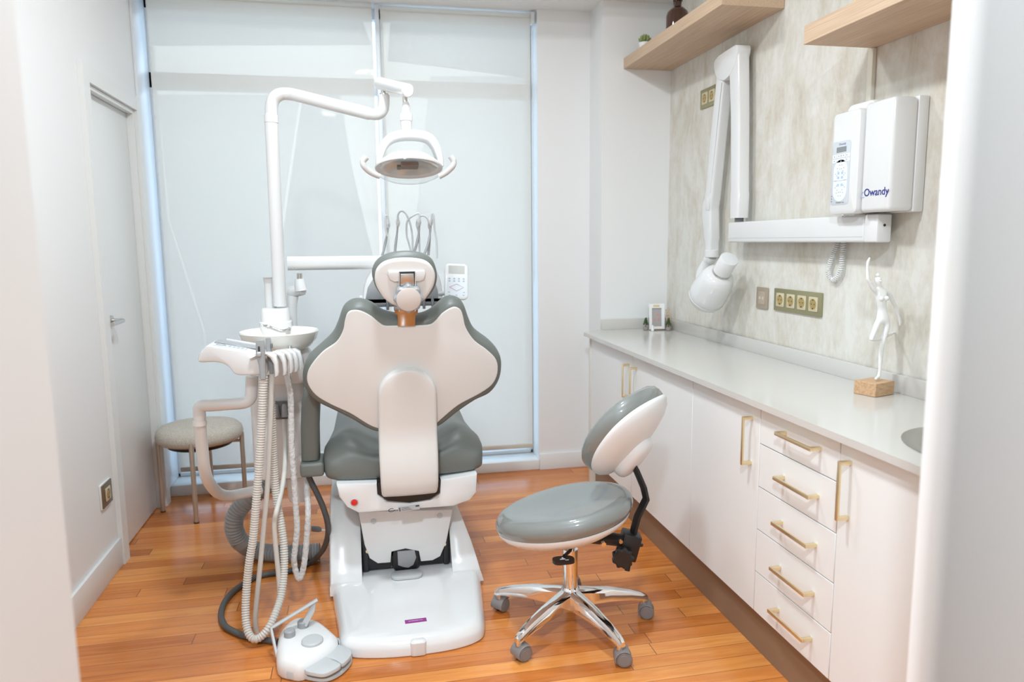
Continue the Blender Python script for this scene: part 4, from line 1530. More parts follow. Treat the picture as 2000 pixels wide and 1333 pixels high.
# whip arms with their hoses
whips = [
    ([(0.0929, 3.33, 1.3361), (0.1068, 3.33, 1.3778), (0.1213, 3.33, 1.4402), (0.1275, 3.33, 1.4818)], [(0.1263, 3.3, 1.481), (0.126, 3.3, 1.5118), (0.1157, 3.3, 1.5119), (0.1152, 3.3, 1.4537), (0.1211, 3.3, 1.4261)]),
    ([(0.1506, 3.33, 1.3353), (0.1572, 3.33, 1.3912), (0.1659, 3.33, 1.4468), (0.17, 3.33, 1.4885)], [(0.1686, 3.3, 1.4911), (0.1709, 3.3, 1.522), (0.1865, 3.3, 1.537), (0.2067, 3.3, 1.5219), (0.2228, 3.3, 1.4805), (0.2303, 3.3, 1.4252), (0.2297, 3.3, 1.3557)]),
    ([(0.2351, 3.33, 1.3482), (0.2504, 3.33, 1.3902), (0.2625, 3.33, 1.4461), (0.2651, 3.33, 1.4915)], [(0.2627, 3.3, 1.4907), (0.2623, 3.3, 1.5252), (0.2342, 3.3, 1.5149), (0.2093, 3.3, 1.4909), (0.2055, 3.3, 1.4323), (0.2135, 3.3, 1.3976), (0.2227, 3.3, 1.3557)]),
    ([(0.2846, 3.33, 1.3475), (0.302, 3.33, 1.3896), (0.3133, 3.33, 1.4458), (0.3173, 3.33, 1.4913)], [(0.3144, 3.3, 1.4905), (0.3181, 3.3, 1.5251), (0.3262, 3.3, 1.5147), (0.3303, 3.3, 1.4522), (0.3376, 3.3, 1.4033), (0.3372, 3.3, 1.3262)]),
    ([(0.3048, 3.36, 1.3397), (0.3097, 3.36, 1.3895), (0.3147, 3.36, 1.4462), (0.314, 3.36, 1.4745)], [(0.3121, 3.34, 1.4741), (0.3003, 3.34, 1.5091), (0.2722, 3.34, 1.5162), (0.2536, 3.34, 1.4814), (0.2631, 3.34, 1.4393), (0.2636, 3.34, 1.3547)]),
]
for a_, h_ in whips:
    b = bmesh.new()
    tube(b, a_, [.006]*7+[.0045]*30, 10, sm=4)
    wa = obj('whip_arm', b, mat('silver_whip_arm', (.42, .43, .44), .35, .5), t)
    b = bmesh.new()
    p = Vector(a_[-1])
    lathe(b, [(.004, -.02), (.009, -.008), (.010, .006), (.006, .018), (.002, .022)], 16, Matrix.Translation(p))
    obj('whip_tip', b, PLAST, wa)
    b = bmesh.new()
    tube(b, h_, .0042, 10, sm=6)
    obj('instrument_hose', b, LGREY, t)
for P_ in ((0.1069, 3.15, 1.1441), (0.1392, 3.15, 1.1388), (0.2615, 3.15, 1.1443), (0.299, 3.15, 1.1456)):
    p = Vector(P_)
    b = bmesh.new()
    tube(b, [p+Vector((0, .01, .02)), p, p+Vector((0, 0, -.03))], [.005, .007, .006], 12)
    obj('handpiece', b, DGREY, t)
# keypad
ka = Vector((0.4017, 3.14, 1.2278))
KW, KH = Vector((0.453, 3.14, 1.2267)).x-Vector((0.3508, 3.14, 1.2289)).x, Vector((0.4033, 3.14, 1.3048)).z-Vector((0.4001, 3.14, 1.1481)).z
KM = Matrix.Translation(ka) @ Euler((math.radians(-12), math.radians(3), 0)).to_matrix().to_4x4() @ XZ
b = bmesh.new()
prism(b, rrect(KW, KH, .02, 6), -.012, .012, KM, .006)
kp = obj('keypad', b, GLOSS, t, 'white control keypad with small screen')
b = bmesh.new()
prism(b, rrect(KW*.68, KH*.22, .003, 3, 0, KH*.33), .0118, .0128, KM)
obj('screen', b, SCREEN, kp)
b = bmesh.new()
prism(b, rrect(KW*.84, KH*.55, .006, 3, 0, -KH*.16), .0118, .0124, KM)
kf = obj('key_membrane', b, mat('pale_key_membrane', (.68, .72, .76), .4), kp)
b = bmesh.new()
for v in (.075, .01):
    for u in (-.30, -.1, .1, .30):
        box(b, KW*u-.004, KW*u+.004, KH*v-.003, KH*v+.003, .0124, .0127, mat=KM)
for u, v in ((-.32, -.30), (.32, -.30), (-.3, -.38), (.3, -.38), (0, -.38)):
    box(b, KW*u-.004, KW*u+.004, KH*v-.002, KH*v+.002, .0124, .0127, mat=KM)
obj('key_marks', b, mat('grey_key_marks', (.40, .43, .48), .5), kf)
b = bmesh.new()
dm = [KM @ Vector((KW*u, KH*v, .0126)) for u, v in ((-.3, -.16), (0, -.07), (.3, -.16), (0, -.26), (-.3, -.16))]
tube(b, dm, .0009, 6)
obj('diamond_mark', b, mat('rose_mark', (.55, .25, .25), .5), kf)
b = bmesh.new()
tube(b, [(0.326, 3.19, 1.1731), (0.3681, 3.165, 1.1805)], .01, 12)
obj('keypad_arm', b, LGREY, t)

# ------------------------------------------------------------------ assistant's tray and hoses
t = thing('assistant_tray', 'white suction holder tray on a bent tube arm, left of the chair', 'tray', (-.45, 2.62, .95))
b = bmesh.new()
side = xz([Vector(p) for p in [(-0.549, 2.6, 1.0046), (-0.5447, 2.6, 1.0333), (-0.5316, 2.6, 1.0486), (-0.5172, 2.6, 1.0601), (-0.4929, 2.6, 1.0565), (-0.3951, 2.6, 1.0357), (-0.3509, 2.6, 1.019), (-0.333, 2.6, 0.9968), (-0.3291, 2.6, 0.9752), (-0.3306, 2.6, 0.9564), (-0.3495, 2.6, 0.9524), (-0.3999, 2.6, 0.9521), (-0.4247, 2.6, 0.9544), (-0.4393, 2.6, 0.9615), (-0.4484, 2.6, 0.9763), (-0.4624, 2.6, 0.9907), (-0.4816, 2.6, 0.999), (-0.506, 2.6, 1.0027)]])
prism(b, smooth(side, 3, True), -.16, 0, Matrix.Translation((0, 2.60, 0)) @ XZ, .008)
tb = obj('tray_body', b, GLOSS, t)
b = bmesh.new()
q = [Vector(p) for p in [(-0.4904, 2.5753, 1.064), (-0.4645, 2.5947, 1.064), (-0.3728, 2.4239, 1.064), (-0.3815, 2.3893, 1.064)]]
pz = Vector((-0.4806, 2.62, 1.048))
slope = math.atan2(Vector((-0.3952, 2.6, 1.0351)).z-Vector((-0.5171, 2.6, 1.0611)).z, Vector((-0.3952, 2.6, 1.0351)).x-Vector((-0.5171, 2.6, 1.0611)).x)
tm = Vector((-0.4557, 2.6, 1.0481))
TM = Matrix.Translation(tm) @ Euler((0, -slope, 0)).to_matrix().to_4x4()
box(b, -.048, .058, .012, .066, -.002, .0025, .001, 1, TM)
mp_ = obj('button_membrane', b, PANELB, tb)
b = bmesh.new()
tube(b, [TM @ Vector((-.026+.016*math.cos(k*.45), .040+.013*math.sin(k*.45), .003)) for k in range(15)], .0011, 6)
for k in range(4):
    for j in range(2):
        box(b, .0+.014*k, .008+.014*k, .026+.018*j, .032+.018*j, .0022, .003, mat=TM)
obj('button_marks', b, MGREY, mp_)
b = bmesh.new()
box(b, -.055, .085, .075, .150, .0005, .004, .002, 1, TM)
obj('instrument_well', b, GREYTRAY, tb)
b = bmesh.new()
box(b, -.03, .085, .150, .158, -.01, .010, .004, 2, TM)
obj('well_rim', b, GLOSS, tb)
fx = [((-0.3181, 2.6, 1.0052), .022), ((-0.2977, 2.66, 0.9986), .022), ((-0.2811, 2.72, 0.9942), .022), ((-0.2679, 2.77, 0.9898), .021), ((-0.256, 2.82, 0.9856), .020)]
for i, (P_, hw2) in enumerate(fx):
    p = Vector(P_)
    b = bmesh.new()
    rings = []
    for dx, dz, sc in ((-.055, .010, .9), (-.03, .022, 1), (-.005, .022, 1), (.012, .010, 1), (.020, -.012, 1), (.022, -.045, .95), (.020, -.058, .8)):
        rings.append([p+Vector((dx+(q.y if dz > 0 else q.y*.7), q.x, dz+q.y*.3)) for q in rrect(.045*sc, .02, .009, 4)])
    loft(b, rings)
    obj('hose_holder', b, GLOSS, t)
# suction handpieces, standing in the holders
h1 = thing('suction_handpiece', 'larger grey suction handpiece in the tray, nearest the camera', 'handpiece', (-0.3431, 2.585, 0.9767), group='suction handpieces')
b = bmesh.new()
rings = [[Vector(P_)+Vector((q.x, q.y, 0)) for q in rrect(w_, .022, .008, 4)] for P_, w_ in (((-0.3403, 2.575, 0.9428), .020), ((-0.341, 2.575, 0.9925), .022), ((-0.3443, 2.575, 1.0226), .030), ((-0.3434, 2.575, 1.0701), .028), ((-0.3431, 2.575, 1.0753), .022))]
loft(b, rings)
obj('body', b, MGREY, h1)
b = bmesh.new()
p = Vector((-0.3466, 2.562, 1.0422))
box(b, p.x-.003, p.x+.003, p.y-.004, p.y+.004, p.z-.014, p.z+.014, .001)
obj('slot', b, INK, h1)
b = bmesh.new()
p = Vector((-0.3478, 2.56, 1.0303))
lathe(b, [(.005, -.008), (.008, -.004), (.008, .004), (.004, .008)], 12, Matrix.Translation(p))
obj('slide_valve', b, LGREY, h1)
h2 = thing('suction_handpiece', 'slimmer grey suction handpiece behind the larger one', 'handpiece', (-0.323, 2.64, 0.9664), group='suction handpieces')
b = bmesh.new()
rings = [[Vector(P_)+Vector((q.x, q.y, 0)) for q in rrect(w_, .018, .006, 4)] for P_, w_ in (((-0.3176, 2.63, 0.9497), .014), ((-0.3199, 2.63, 1.0042), .020), ((-0.3231, 2.63, 1.0404), .019), ((-0.3239, 2.63, 1.0728), .017), ((-0.3238, 2.63, 1.0763), .013))]
loft(b, rings)
obj('body', b, MGREY, h2)
b = bmesh.new()
p = Vector((-0.3113, 2.62, 1.0485))
box(b, p.x-.004, p.x+.003, p.y-.006, p.y+.006, p.z-.008, p.z+.008, .002)
obj('trigger', b, DGREY, h2)
# bent support arm
b = bmesh.new()
tube(b, [(-0.3972, 2.72, 0.9272), (-0.4011, 2.72, 0.8856), (-0.4053, 2.72, 0.8524), (-0.418, 2.72, 0.8363), (-0.4393, 2.72, 0.8307), (-0.4821, 2.72, 0.8298), (-0.5362, 2.72, 0.8286), (-0.5707, 2.72, 0.8281), (-0.5827, 2.72, 0.8204), (-0.5827, 2.72, 0.7955), (-0.5838, 2.72, 0.7664), (-0.5868, 2.74, 0.6729), (-0.5882, 2.76, 0.59), (-0.5857, 2.8, 0.5248), (-0.5724, 2.88, 0.452), (-0.543, 2.94, 0.4149), (-0.4982, 2.98, 0.4066), (-0.4336, 3.02, 0.4039)], [.0215]*80, 18, sm=5)
ar = obj('support_arm', b, GLOSS, t)
b = bmesh.new()
p0, p1 = (-0.5835, 2.72, 0.7753), (-0.5839, 2.72, 0.7584)
cyl(b, p0, p1, .0235, 20)
obj('arm_collar', b, PLAST, ar)
# hoses
hA = [(-0.3397, 2.585, 0.9488), (-0.3481, 2.585, 0.8616), (-0.3591, 2.585, 0.7414), (-0.3733, 2.585, 0.62), (-0.3891, 2.585, 0.4975), (-0.4058, 2.585, 0.3737), (-0.4226, 2.585, 0.2911), (-0.4357, 2.585, 0.2075), (-0.4426, 2.57, 0.1303), (-0.4409, 2.55, 0.0808), (-0.4308, 2.53, 0.0479), (-0.4137, 2.52, 0.0317), (-0.3907, 2.52, 0.0356), (-0.3638, 2.53, 0.0608), (-0.3421, 2.56, 0.0979), (-0.3243, 2.6, 0.1447), (-0.3142, 2.63, 0.2163), (-0.3117, 2.65, 0.3032), (-0.3193, 2.67, 0.3828), (-0.3316, 2.69, 0.4633), (-0.3365, 2.69, 0.5844), (-0.3322, 2.67, 0.7591), (-0.3283, 2.66, 0.8855), (-0.3261, 2.65, 0.9364)]
b = bmesh.new()
corr(b, hA, .0135, .009, .10)
tag(obj('suction_hose', b, HOSEB), 'ribbed beige suction hose hanging in a long loop to the floor', 'hose', 'hoses of the suction tray')
hB = [(-0.3159, 2.62, 0.9494), (-0.324, 2.62, 0.8527), (-0.3387, 2.62, 0.6895), (-0.3552, 2.62, 0.524), (-0.3727, 2.62, 0.3988), (-0.3904, 2.62, 0.2722), (-0.4091, 2.62, 0.1443), (-0.4201, 2.62, 0.0581), (-0.4191, 2.62, 0.0052), (-0.4064, 2.62, -0.0229), (-0.3865, 2.62, -0.021), (-0.3647, 2.62, 0.0161), (-0.3409, 2.62, 0.0927), (-0.3323, 2.62, 0.1531), (-0.3323, 2.62, 0.2142), (-0.335, 2.62, 0.2837), (-0.3373, 2.62, 0.3613), (-0.3362, 2.62, 0.4124), (-0.3262, 2.62, 0.454), (-0.3166, 2.7, 0.4933), (-0.3114, 2.8, 0.5482), (-0.3132, 2.88, 0.615), (-0.3182, 2.93, 0.7122)]
b = bmesh.new()
tube(b, hB, .0088, 12, sm=8)
tag(obj('suction_hose', b, HOSEB), 'smooth thinner beige hose looping beside the ribbed hose', 'hose', 'hoses of the suction tray')
hC = [(-0.285, 2.8, 0.9117), (-0.2808, 2.8, 0.8812), (-0.2759, 2.8, 0.8461), (-0.2765, 2.8, 0.7675), (-0.2805, 2.8, 0.6529), (-0.2791, 2.8, 0.5278), (-0.2777, 2.8, 0.4011), (-0.2771, 2.8, 0.3096), (-0.2874, 2.8, 0.2369), (-0.2951, 2.8, 0.1822), (-0.2877, 2.8, 0.1255), (-0.2784, 2.8, 0.1058), (-0.2671, 2.8, 0.128), (-0.254, 2.8, 0.1872), (-0.2433, 2.8, 0.2696), (-0.234, 2.8, 0.3608), (-0.2365, 2.84, 0.4384), (-0.242, 2.88, 0.4902), (-0.2501, 2.92, 0.5248), (-0.2685, 2.95, 0.5547)]
b = bmesh.new()
P_ = resample(smooth(hC, 8), .006)
rnd = random.Random(3)
rr = [.0115*(1+.16*(rnd.random()-.5)) for _ in P_]
tube(b, P_, rr, 12)
tag(obj('sleeved_hose', b, SLEEVE), 'syringe hose wrapped in crinkled clear plastic, hanging in a loop', 'hose')
b = bmesh.new()
tube(b, [(-0.267, 2.8, 1.0226), (-0.2683, 2.8, 1.0082), (-0.2736, 2.8, 0.9563), (-0.2754, 2.8, 0.8981), (-0.2752, 2.8, 0.8571)], .006, 10, sm=3)
tag(obj('syringe', b, CHROME), 'thin chrome syringe standing in the tray nearest the rinse bowl', 'syringe')

# big corrugated hose and dark hose on the floor
hB = [(-0.4222, 3.14, 0.3801), (-0.4671, 3.12, 0.3555), (-0.5067, 3.1, 0.331), (-0.5456, 3.1, 0.2847), (-0.5607, 3.1, 0.2263), (-0.5494, 3.12, 0.162), (-0.5374, 3.14, 0.1352)]+[(-0.5381, 3.3058, 0.041), (-0.4723, 3.2483, 0.041), (-0.3912, 3.2149, 0.041), (-0.3026, 3.1994, 0.041), (-0.2243, 3.196, 0.041)]
b = bmesh.new()
corr(b, hB, .036, .0125, .07, 20)
tag(obj('corrugated_hose', b, HOSEG), 'thick grey corrugated hose curving from the unit to the chair base', 'hose')
b = bmesh.new()
dk = [(-0.2358, 2.86, 0.5192), (-0.2223, 2.86, 0.4766), (-0.2028, 2.86, 0.4287), (-0.1819, 2.86, 0.371), (-0.1683, 2.88, 0.3009), (-0.1694, 2.92, 0.2325), (-0.188, 2.98, 0.1555), (-0.2157, 3.04, 0.0954)]
dz = [(-0.2621, 3.1541, 0.0125), (-0.3067, 3.1091, 0.0125), (-0.352, 3.088, 0.0125), (-0.4163, 3.0806, 0.0125), (-0.4781, 3.06, 0.0125), (-0.5239, 3.0011, 0.0125), (-0.5564, 2.9285, 0.0125), (-0.5699, 2.8462, 0.0125), (-0.5642, 2.7557, 0.0125), (-0.5373, 2.6738, 0.0125), (-0.4994, 2.6249, 0.0125), (-0.4542, 2.5832, 0.0125), (-0.3872, 2.5435, 0.0125), (-0.3342, 2.5164, 0.0125)]
tube(b, dk+dz, .0115, 12, sm=6)
tag(obj('control_hose', b, HOSED), 'dark grey hose looping over the floor to the foot control', 'hose')
b = bmesh.new()
tube(b, [(-0.1751, 3, 0.2152), (-0.1998, 3, 0.2175)], .004, 8)
cn = bmesh.new()
p0, p1 = Vector((-0.1997, 3, 0.2198)), Vector((-0.2405, 3, 0.228))
loft(cn, [[p+Vector((0, q.x, q.y)) for q in rrect(.016, h_, .003, 3)] for p, h_ in ((p0, .012), (p0+(p1-p0)*.3, .022), (p1, .02))])
t = thing('usb_plug', 'grey plug on a short white cable poking from the chair base', 'plug', p1)
obj('plug', cn, DGREY, t)
obj('cable', b, PLAST, t)

# ------------------------------------------------------------------ foot control
t = thing('foot_control', 'white foot control with grey pedals and carry handle on the floor', 'foot control', (-.2, 2.42, 0))
bo = [Vector(p[:2]) for p in [(-0.327, 2.4273, 0.03), (-0.313, 2.3216, 0.03), (-0.2703, 2.2836, 0.03), (-0.2326, 2.2713, 0.03), (-0.1862, 2.3038, 0.03), (-0.1302, 2.369, 0.03), (-0.1226, 2.4174, 0.03), (-0.1327, 2.4493, 0.03), (-0.1831, 2.5376, 0.03), (-0.2246, 2.571, 0.03), (-0.2656, 2.5884, 0.03), (-0.3031, 2.5647, 0.03), (-0.3247, 2.5076, 0.03)]]
bo = smooth(bo, 3, True)
b = bmesh.new()
pillow(b, bo, [(.003, .003), (0, .008), (0, .036), (.004, .050), (.012, .060), (.020, .066), (.028, .069)], Matrix())
fc = obj('body', b, PLAST, t)


def fpoly(name, pts, z0, z1, m, parent, bev=.004):
    b_ = bmesh.new()
    pillow(b_, smooth([Vector(p[:2]) for p in pts], 3, True), [(bev, z0), (0, z0+bev), (0, z1-bev), (bev*.3, z1-bev*.3), (bev, z1)], Matrix())
    return obj(name, b_, m, parent)


fpoly('pedal_plate', [(-0.2328, 2.2877, 0.008), (-0.199, 2.2599, 0.008), (-0.1558, 2.2478, 0.008), (-0.1172, 2.2683, 0.008), (-0.089, 2.3077, 0.008), (-0.0768, 2.3455, 0.008), (-0.0846, 2.3723, 0.008), (-0.1306, 2.3507, 0.008), (-0.1875, 2.3099, 0.008)], .002, .016, LGREY, t)
fpoly('pedal', [(-0.225, 2.27, 0.04), (-0.1967, 2.2458, 0.04), (-0.1608, 2.2328, 0.04), (-0.1262, 2.2531, 0.04), (-0.1111, 2.2757, 0.04), (-0.1351, 2.3051, 0.04), (-0.1691, 2.3344, 0.04), (-0.2003, 2.3063, 0.04)], .028, .044, LGREY, t)
fpoly('pedal', [(-0.167, 2.3366, 0.04), (-0.1278, 2.3034, 0.04), (-0.1068, 2.2774, 0.04), (-0.0855, 2.3074, 0.04), (-0.077, 2.3399, 0.04), (-0.0924, 2.3716, 0.04), (-0.1216, 2.3969, 0.04), (-0.1446, 2.3649, 0.04)], .028, .044, LGREY, t)
fpoly('side_pedal', [(-0.3052, 2.3603, 0.02), (-0.2972, 2.3084, 0.02), (-0.2707, 2.282, 0.02), (-0.242, 2.2768, 0.02), (-0.2329, 2.307, 0.02), (-0.2602, 2.3263, 0.02)], .004, .034, LGREY, t)
fpoly('side_pedal', [(-0.1352, 2.438, 0.035), (-0.1233, 2.4503, 0.035), (-0.1165, 2.4249, 0.035), (-0.1188, 2.3992, 0.035), (-0.1266, 2.4067, 0.035)], .01, .04, LGREY, t)
for P_, r_, h_ in (((-0.2843, 2.4448, 0.07), .019, .022), ((-0.2442, 2.4975, 0.07), .019, .022), ((-0.2062, 2.3876, 0.07), .036, .010)):
    b = bmesh.new()
    lathe(b, [(r_, -.01), (r_, h_-.004), (r_-.004, h_), (0, h_+.001)], 28, Matrix.Translation(P_))
    obj('button', b, MGREY if h_ > .015 else LGREY, t)
b = bmesh.new()
q0, q1, q2 = Vector((-0.1916, 2.5, 0.1616)), Vector((-0.3467, 2.46, 0.0955)), Vector((-0.3243, 2.4017, 0.02))
hA0 = Vector((-0.2393, 2.485, 0.08))


def strip(pts, w_, th2, upv):
    b_ = bmesh.new()
    rings = []
    U = Vector(upv).normalized()
    P = [Vector(p) for p in pts]
    for i, p in enumerate(P):
        tn = (P[min(i+1, len(P)-1)]-P[max(i-1, 0)]).normalized()
        sd = U-tn*U.dot(tn)
        sd.normalize()
        nn = tn.cross(sd)
        rings.append([p+sd*q.x+nn*q.y for q in rrect(w_, th2, th2*.4, 3)])
    return loft(b_, rings)


b = strip([q2, q1+(q2-q1)*.15, q1, q1+(q0-q1)*.08, q0], .024, .009, (.3, -1, .3))
join(b, strip([hA0, hA0+(q0-hA0)*.6, q0+(q1-q0)*.10], .022, .009, (.9, -.2, 0)))
obj('carry_handle', b, LGREY, t)

# ------------------------------------------------------------------ operator stool
SX, SY = .702, 2.41
t = thing('operator_stool', 'grey and white operator stool with backrest on a chrome five-star base', 'stool', (SX, SY, 0))
b = bmesh.new()
lathe(b, [(.0, .070), (.030, .070), (.038, .082), (.040, .135), (.032, .152), (.027, .158)], 28, Matrix.Translation((SX, SY, 0)))
obj('hub', b, CHROME, t)
b = bmesh.new()
cyl(b, (SX, SY, .13), (SX, SY, .30), .027, 28)
cyl(b, (SX, SY, .30), (SX, SY, .40), .018, 24)
obj('gas_column', b, CHROME, t)
R_ = .29
for k in range(5):
    a = math.radians(1+72*k)
    dr = Vector((math.cos(a), math.sin(a), 0))
    sd = Vector((-math.sin(a), math.cos(a), 0))
    b = bmesh.new()
    o0 = Vector((SX, SY, 0))
    rings = []
    for r_, zt_, zb_, w_ in ((.020, .150, .082, .031), (.06, .147, .086, .028), (.15, .134, .087, .024), (.23, .116, .080, .020), (.275, .101, .072, .0175), (.290, .094, .068, .016), (.300, .086, .068, .012)):
        rings.append([o0+dr*r_+sd*x_+Vector((0, 0, z_)) for x_, z_ in ((-w_, zb_+.004), (-w_*.95, zt_-.012), (-w_*.6, zt_-.002), (0, zt_), (w_*.6, zt_-.002), (w_*.95, zt_-.012), (w_, zb_+.004), (w_*.5, zb_), (-w_*.5, zb_))])
    loft(b, rings)
    cyl(b, o0+dr*.285+Vector((0, 0, .072)), o0+dr*.285+Vector((0, 0, .055)), .011, 16)
    lg = obj('base_leg', b, CHROME, t)
    ca_ = math.radians((-112, -100, -50, -68, -102)[k])
    wd = Vector((math.cos(ca_), math.sin(ca_), 0))
    tr_ = Vector((-math.sin(ca_), math.cos(ca_), 0))
    cc = o0+dr*.285+tr_*.012+Vector((0, 0, .0278))
    b = bmesh.new()
    for s in (-1, 1):
        p0 = cc+wd*.004*s
        p1 = cc+wd*.024*s
        cyl(b, p0, p1, .0272, 28, .005)
        cyl(b, p1, p1+wd*.0016*s, .019, 24, .0008)
    cyl(b, cc-wd*.02, cc+wd*.02, .006, 10)
    # fork hood
    hr = []
    for j in range(9):
        an = -.2+j*(PI*.75)/8
        hr.append((an, .0305))
    hood = [cc+tr_*(-math.cos(an)*r__)+Vector((0, 0, math.sin(an)*r__)) for an, r__ in hr]
    join(b, strip(hood, .052, .004, wd))
    obj('castor', b, CASTER, lg)
# seat
FD = Vector((-.93, .36, 0)).normalized()           # facing direction of the stool
SD = Vector((-FD.y, FD.x, 0))
SC = Vector((.676, 2.41, 0))


def disc(prof, n_=64, lean=.02):
    """prof: (radius scale, z); long along FD"""
    rings = []
    for rs_, z, dish in prof:
        ring = []
        for k in range(n_):
            a = 2*PI*k/n_
            fx_, fy_ = math.cos(a), math.sin(a)
            lx = .245*rs_*fx_
            ly = .215*rs_*fy_*(1-.10*fx_)
            zz_ = z-lean*fx_*2*rs_+dish*(fy_*fy_*.5)
            ring.append(SC+FD*lx+SD*ly+Vector((0, 0, zz_)))
        rings.append(ring)
    return rings


b = bmesh.new()
loft(b, disc([(.86, .406, 0), (.95, .414, 0), (.99, .426, 0), (1.0, .440, .0), (.985, .456, .004), (.94, .469, .008), (.86, .476, .010), (.70, .473, .010), (.45, .464, .004), (.2, .459, .002), (.02, .458, 0)], lean=.026))
obj('seat_cushion', b, FILM, t, ang=60)
b = bmesh.new()
loft(b, disc([(.30, .352, 0), (.55, .355, 0), (.75, .366, 0), (.88, .384, 0), (.95, .402, 0), (.95, .412, 0)], lean=.025))
obj('seat_pan', b, PLAST, t, ang=60)
# mechanism under the seat
b = bmesh.new()
box(b, SX-.07, SX+.06, SY-.05, SY+.05, .335, .368, .006, 2)
tube(b, [(SX+.05, SY-.03, .355), (SX+.13, SY-.06, .350), (SX+.20, SY-.08, .340)], [.03, .028, .026], 10, flat=.8)
obj('tilt_mechanism', b, BLACK, t)
b = bmesh.new()
tube(b, [(SX-.005, SY-.05, .345), (SX-.03, SY-.10, .338), (SX-.06, SY-.13, .334)], .006, 10)
loft(b, [[Vector((SX-.068+q.x, SY-.150+q.y, z_)) for q in smooth(rrect(.075, .05, .02, 3), 1, True)] for z_ in (.324, .334)])
lv = obj('height_lever', b, BLACK, t)
b = bmesh.new()
for q in ((-.012, .006, -.004, .002), (-.004, .002, .002, .012), (.004, .016, -.012, -.009)):
    box(b, SX-.068+q[0], SX-.068+q[1], SY-.150+q[2], SY-.150+q[3], .334, .3346)
obj('lever_symbol', b, POT, lv)
mk0 = Vector((.895, 2.335, .335))
b = bmesh.new()
box(b, -.03, .035, -.035, .035, -.055, .04, .006, 2, M_(mk0, (0, .25, -.2)))
obj('back_joint', b, BLACK, t)
b = bmesh.new()
scn = [Vector(((.036+.003*math.cos(9*a_))*math.cos(a_), (.036+.003*math.cos(9*a_))*math.sin(a_))) for a_ in [2*PI*k/72 for k in range(72)]]
pillow(b, scn, [(.006, 0), (0, .005), (0, .026), (.006, .032)], Matrix.Translation(mk0+Vector((-.035, -.032, -.03))) @ Euler((0, 0, -.25)).to_matrix().to_4x4() @ XZ)
obj('clamp_knob', b, BLACK, t)
b = bmesh.new()
tube(b, [mk0+Vector((-.01, -.03, -.04)), mk0+Vector((-.02, -.04, -.085))], [.012, .009], 12)
tube(b, [mk0+Vector((.02, 0, -.01)), mk0+Vector((.055, .01, -.018))], [.011, .006], 10)
obj('clamp_lever', b, BLACK, t)
b = bmesh.new()
cyl(b, (SX+.09, SY-.095, .352), (SX+.09, SY-.105, .350), .009, 14)
cyl(b, mk0+Vector((-.045, -.036, .025)), mk0+Vector((-.045, -.044, .025)), .007, 12)
obj('mechanism_screw', b, CHROME, t)
# back bar and backrest
BC = Vector((0.9075, 2.36, 0.7209))
b = strip([mk0+Vector((.005, 0, -.03)), mk0+Vector((.02, 0, .05)), Vector((0.9246, 2.33, 0.4303)), Vector((0.9562, 2.33, 0.4935)), Vector((0.9501, 2.34, 0.5319)), Vector((0.9263, 2.35, 0.5923)), Vector((0.9087, 2.36, 0.6279))], .034, .012, (.25, -1, 0))
obj('back_bar', b, BLACK, t)
fd = Vector((-.70, .71, 0)).normalized()
wd = Vector((-fd.y, fd.x, 0))
tl = math.radians(35)
upb = (Vector((0, 0, 1))*math.cos(tl)-fd*math.sin(tl))
nb = upb.cross(wd)
if nb.dot(fd) > 0:
    nb = -nb                                        # nb: out of the back, away from the sitter
BKM = Matrix(((wd.x, upb.x, nb.x, BC.x), (wd.y, upb.y, nb.y, BC.y), (wd.z, upb.z, nb.z, BC.z), (0, 0, 0, 1)))


def oval(w2, h2, n_=64):
    return [Vector((w2*math.copysign(abs(math.cos(a))**.9, math.cos(a)), h2*math.copysign(abs(math.sin(a))**.9, math.sin(a)))) for a in [2*PI*k/n_ for k in range(n_)]]


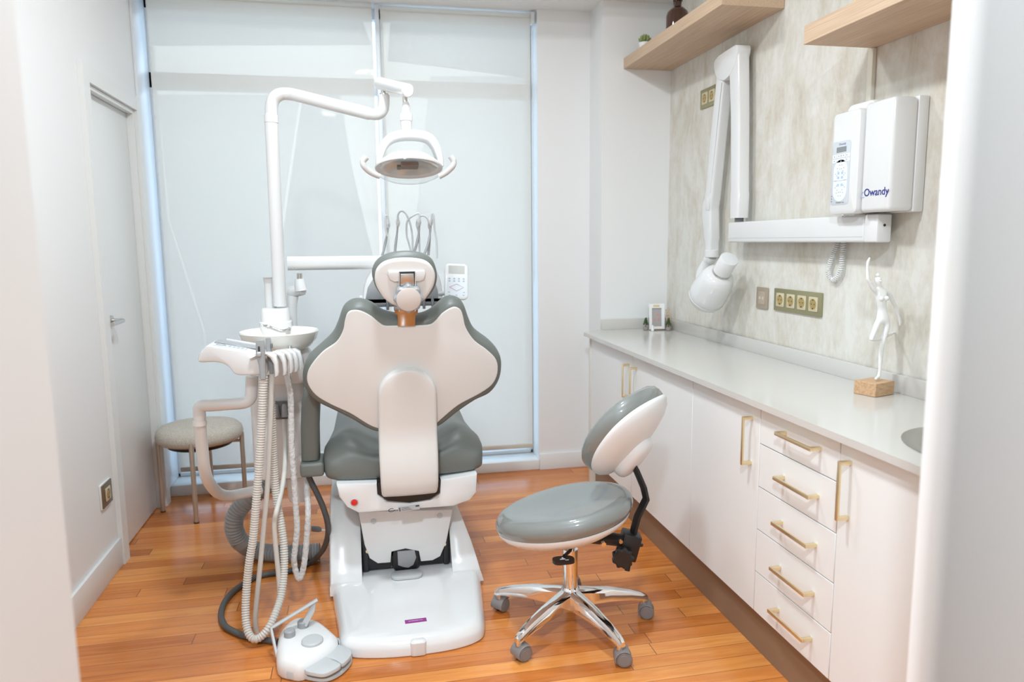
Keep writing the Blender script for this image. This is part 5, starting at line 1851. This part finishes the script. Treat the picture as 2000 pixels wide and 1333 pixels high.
def curvedpad(prof, w2, h2, curve):
    b_ = bmesh.new()
    rings = []
    for d_, wz in prof:
        s_ = 1-d_
        rings.append([BKM @ Vector((p.x*s_, p.y*s_, wz-curve*(p.x*s_/w2)**2)) for p in oval(w2, h2)])
    return loft(b_, rings)


b = curvedpad([(.9, -.056), (.5, -.060), (.22, -.066), (.08, -.062), (.015, -.046), (0, -.028), (.02, -.008), (.05, 0.0)], .175, .185, .028)
obj('backrest_cushion', b, FILM, t, ang=60)
b = curvedpad([(.03, -.004), (.015, .002), (.03, .012), (.12, .028), (.3, .042), (.6, .052), (.95, .055)], .175, .185, .028)
bsh = obj('backrest_shell', b, PLAST, t, ang=60)
b = bmesh.new()
pillow(b, oval(.07, .09), [(0, .02), (0, .060), (.008, .074), (.025, .082)], BKM @ Matrix.Translation((0, -.055, 0)))
obj('bar_housing', b, PLAST, bsh)

# ------------------------------------------------------------------ small upholstered stool by the window
QX, QY = -.862, 4.00
t = thing('low_stool', 'low round stool with oatmeal fabric seat by the window', 'stool', (QX, QY, 0))
b = bmesh.new()
lathe(b, [(.0, .378), (.175, .378), (.198, .382), (.212, .396), (.216, .416), (.210, .440), (.192, .458), (.15, .467), (.0, .471)], 48, Matrix.Translation((QX, QY, 0)))
obj('seat', b, FABRIC, t)
b = bmesh.new()
lathe(b, [(.0, .352), (.150, .352), (.16, .356), (.165, .3715), (0, .3715)], 40, Matrix.Translation((QX, QY, 0)))
obj('seat_underside', b, BLACK, t)
for k in range(4):
    a = math.radians(275+90*k+-5)
    px_, py_ = QX+.208*math.cos(a), QY+.208*math.sin(a)
    b = bmesh.new()
    tube(b, [(px_, py_, .001), (px_, py_, .40), (px_, py_, .415)], [.0115, .0125, .009], 16)
    tube(b, [(px_, py_, .362), (px_-.07*math.cos(a), py_-.07*math.sin(a), .362)], .008, 10)
    lg = obj('leg', b, CHAMP, t)
    b = bmesh.new()
    cyl(b, (px_, py_, .0003), (px_, py_, .006), .013, 16)
    obj('foot_glide', b, BLACK, lg)
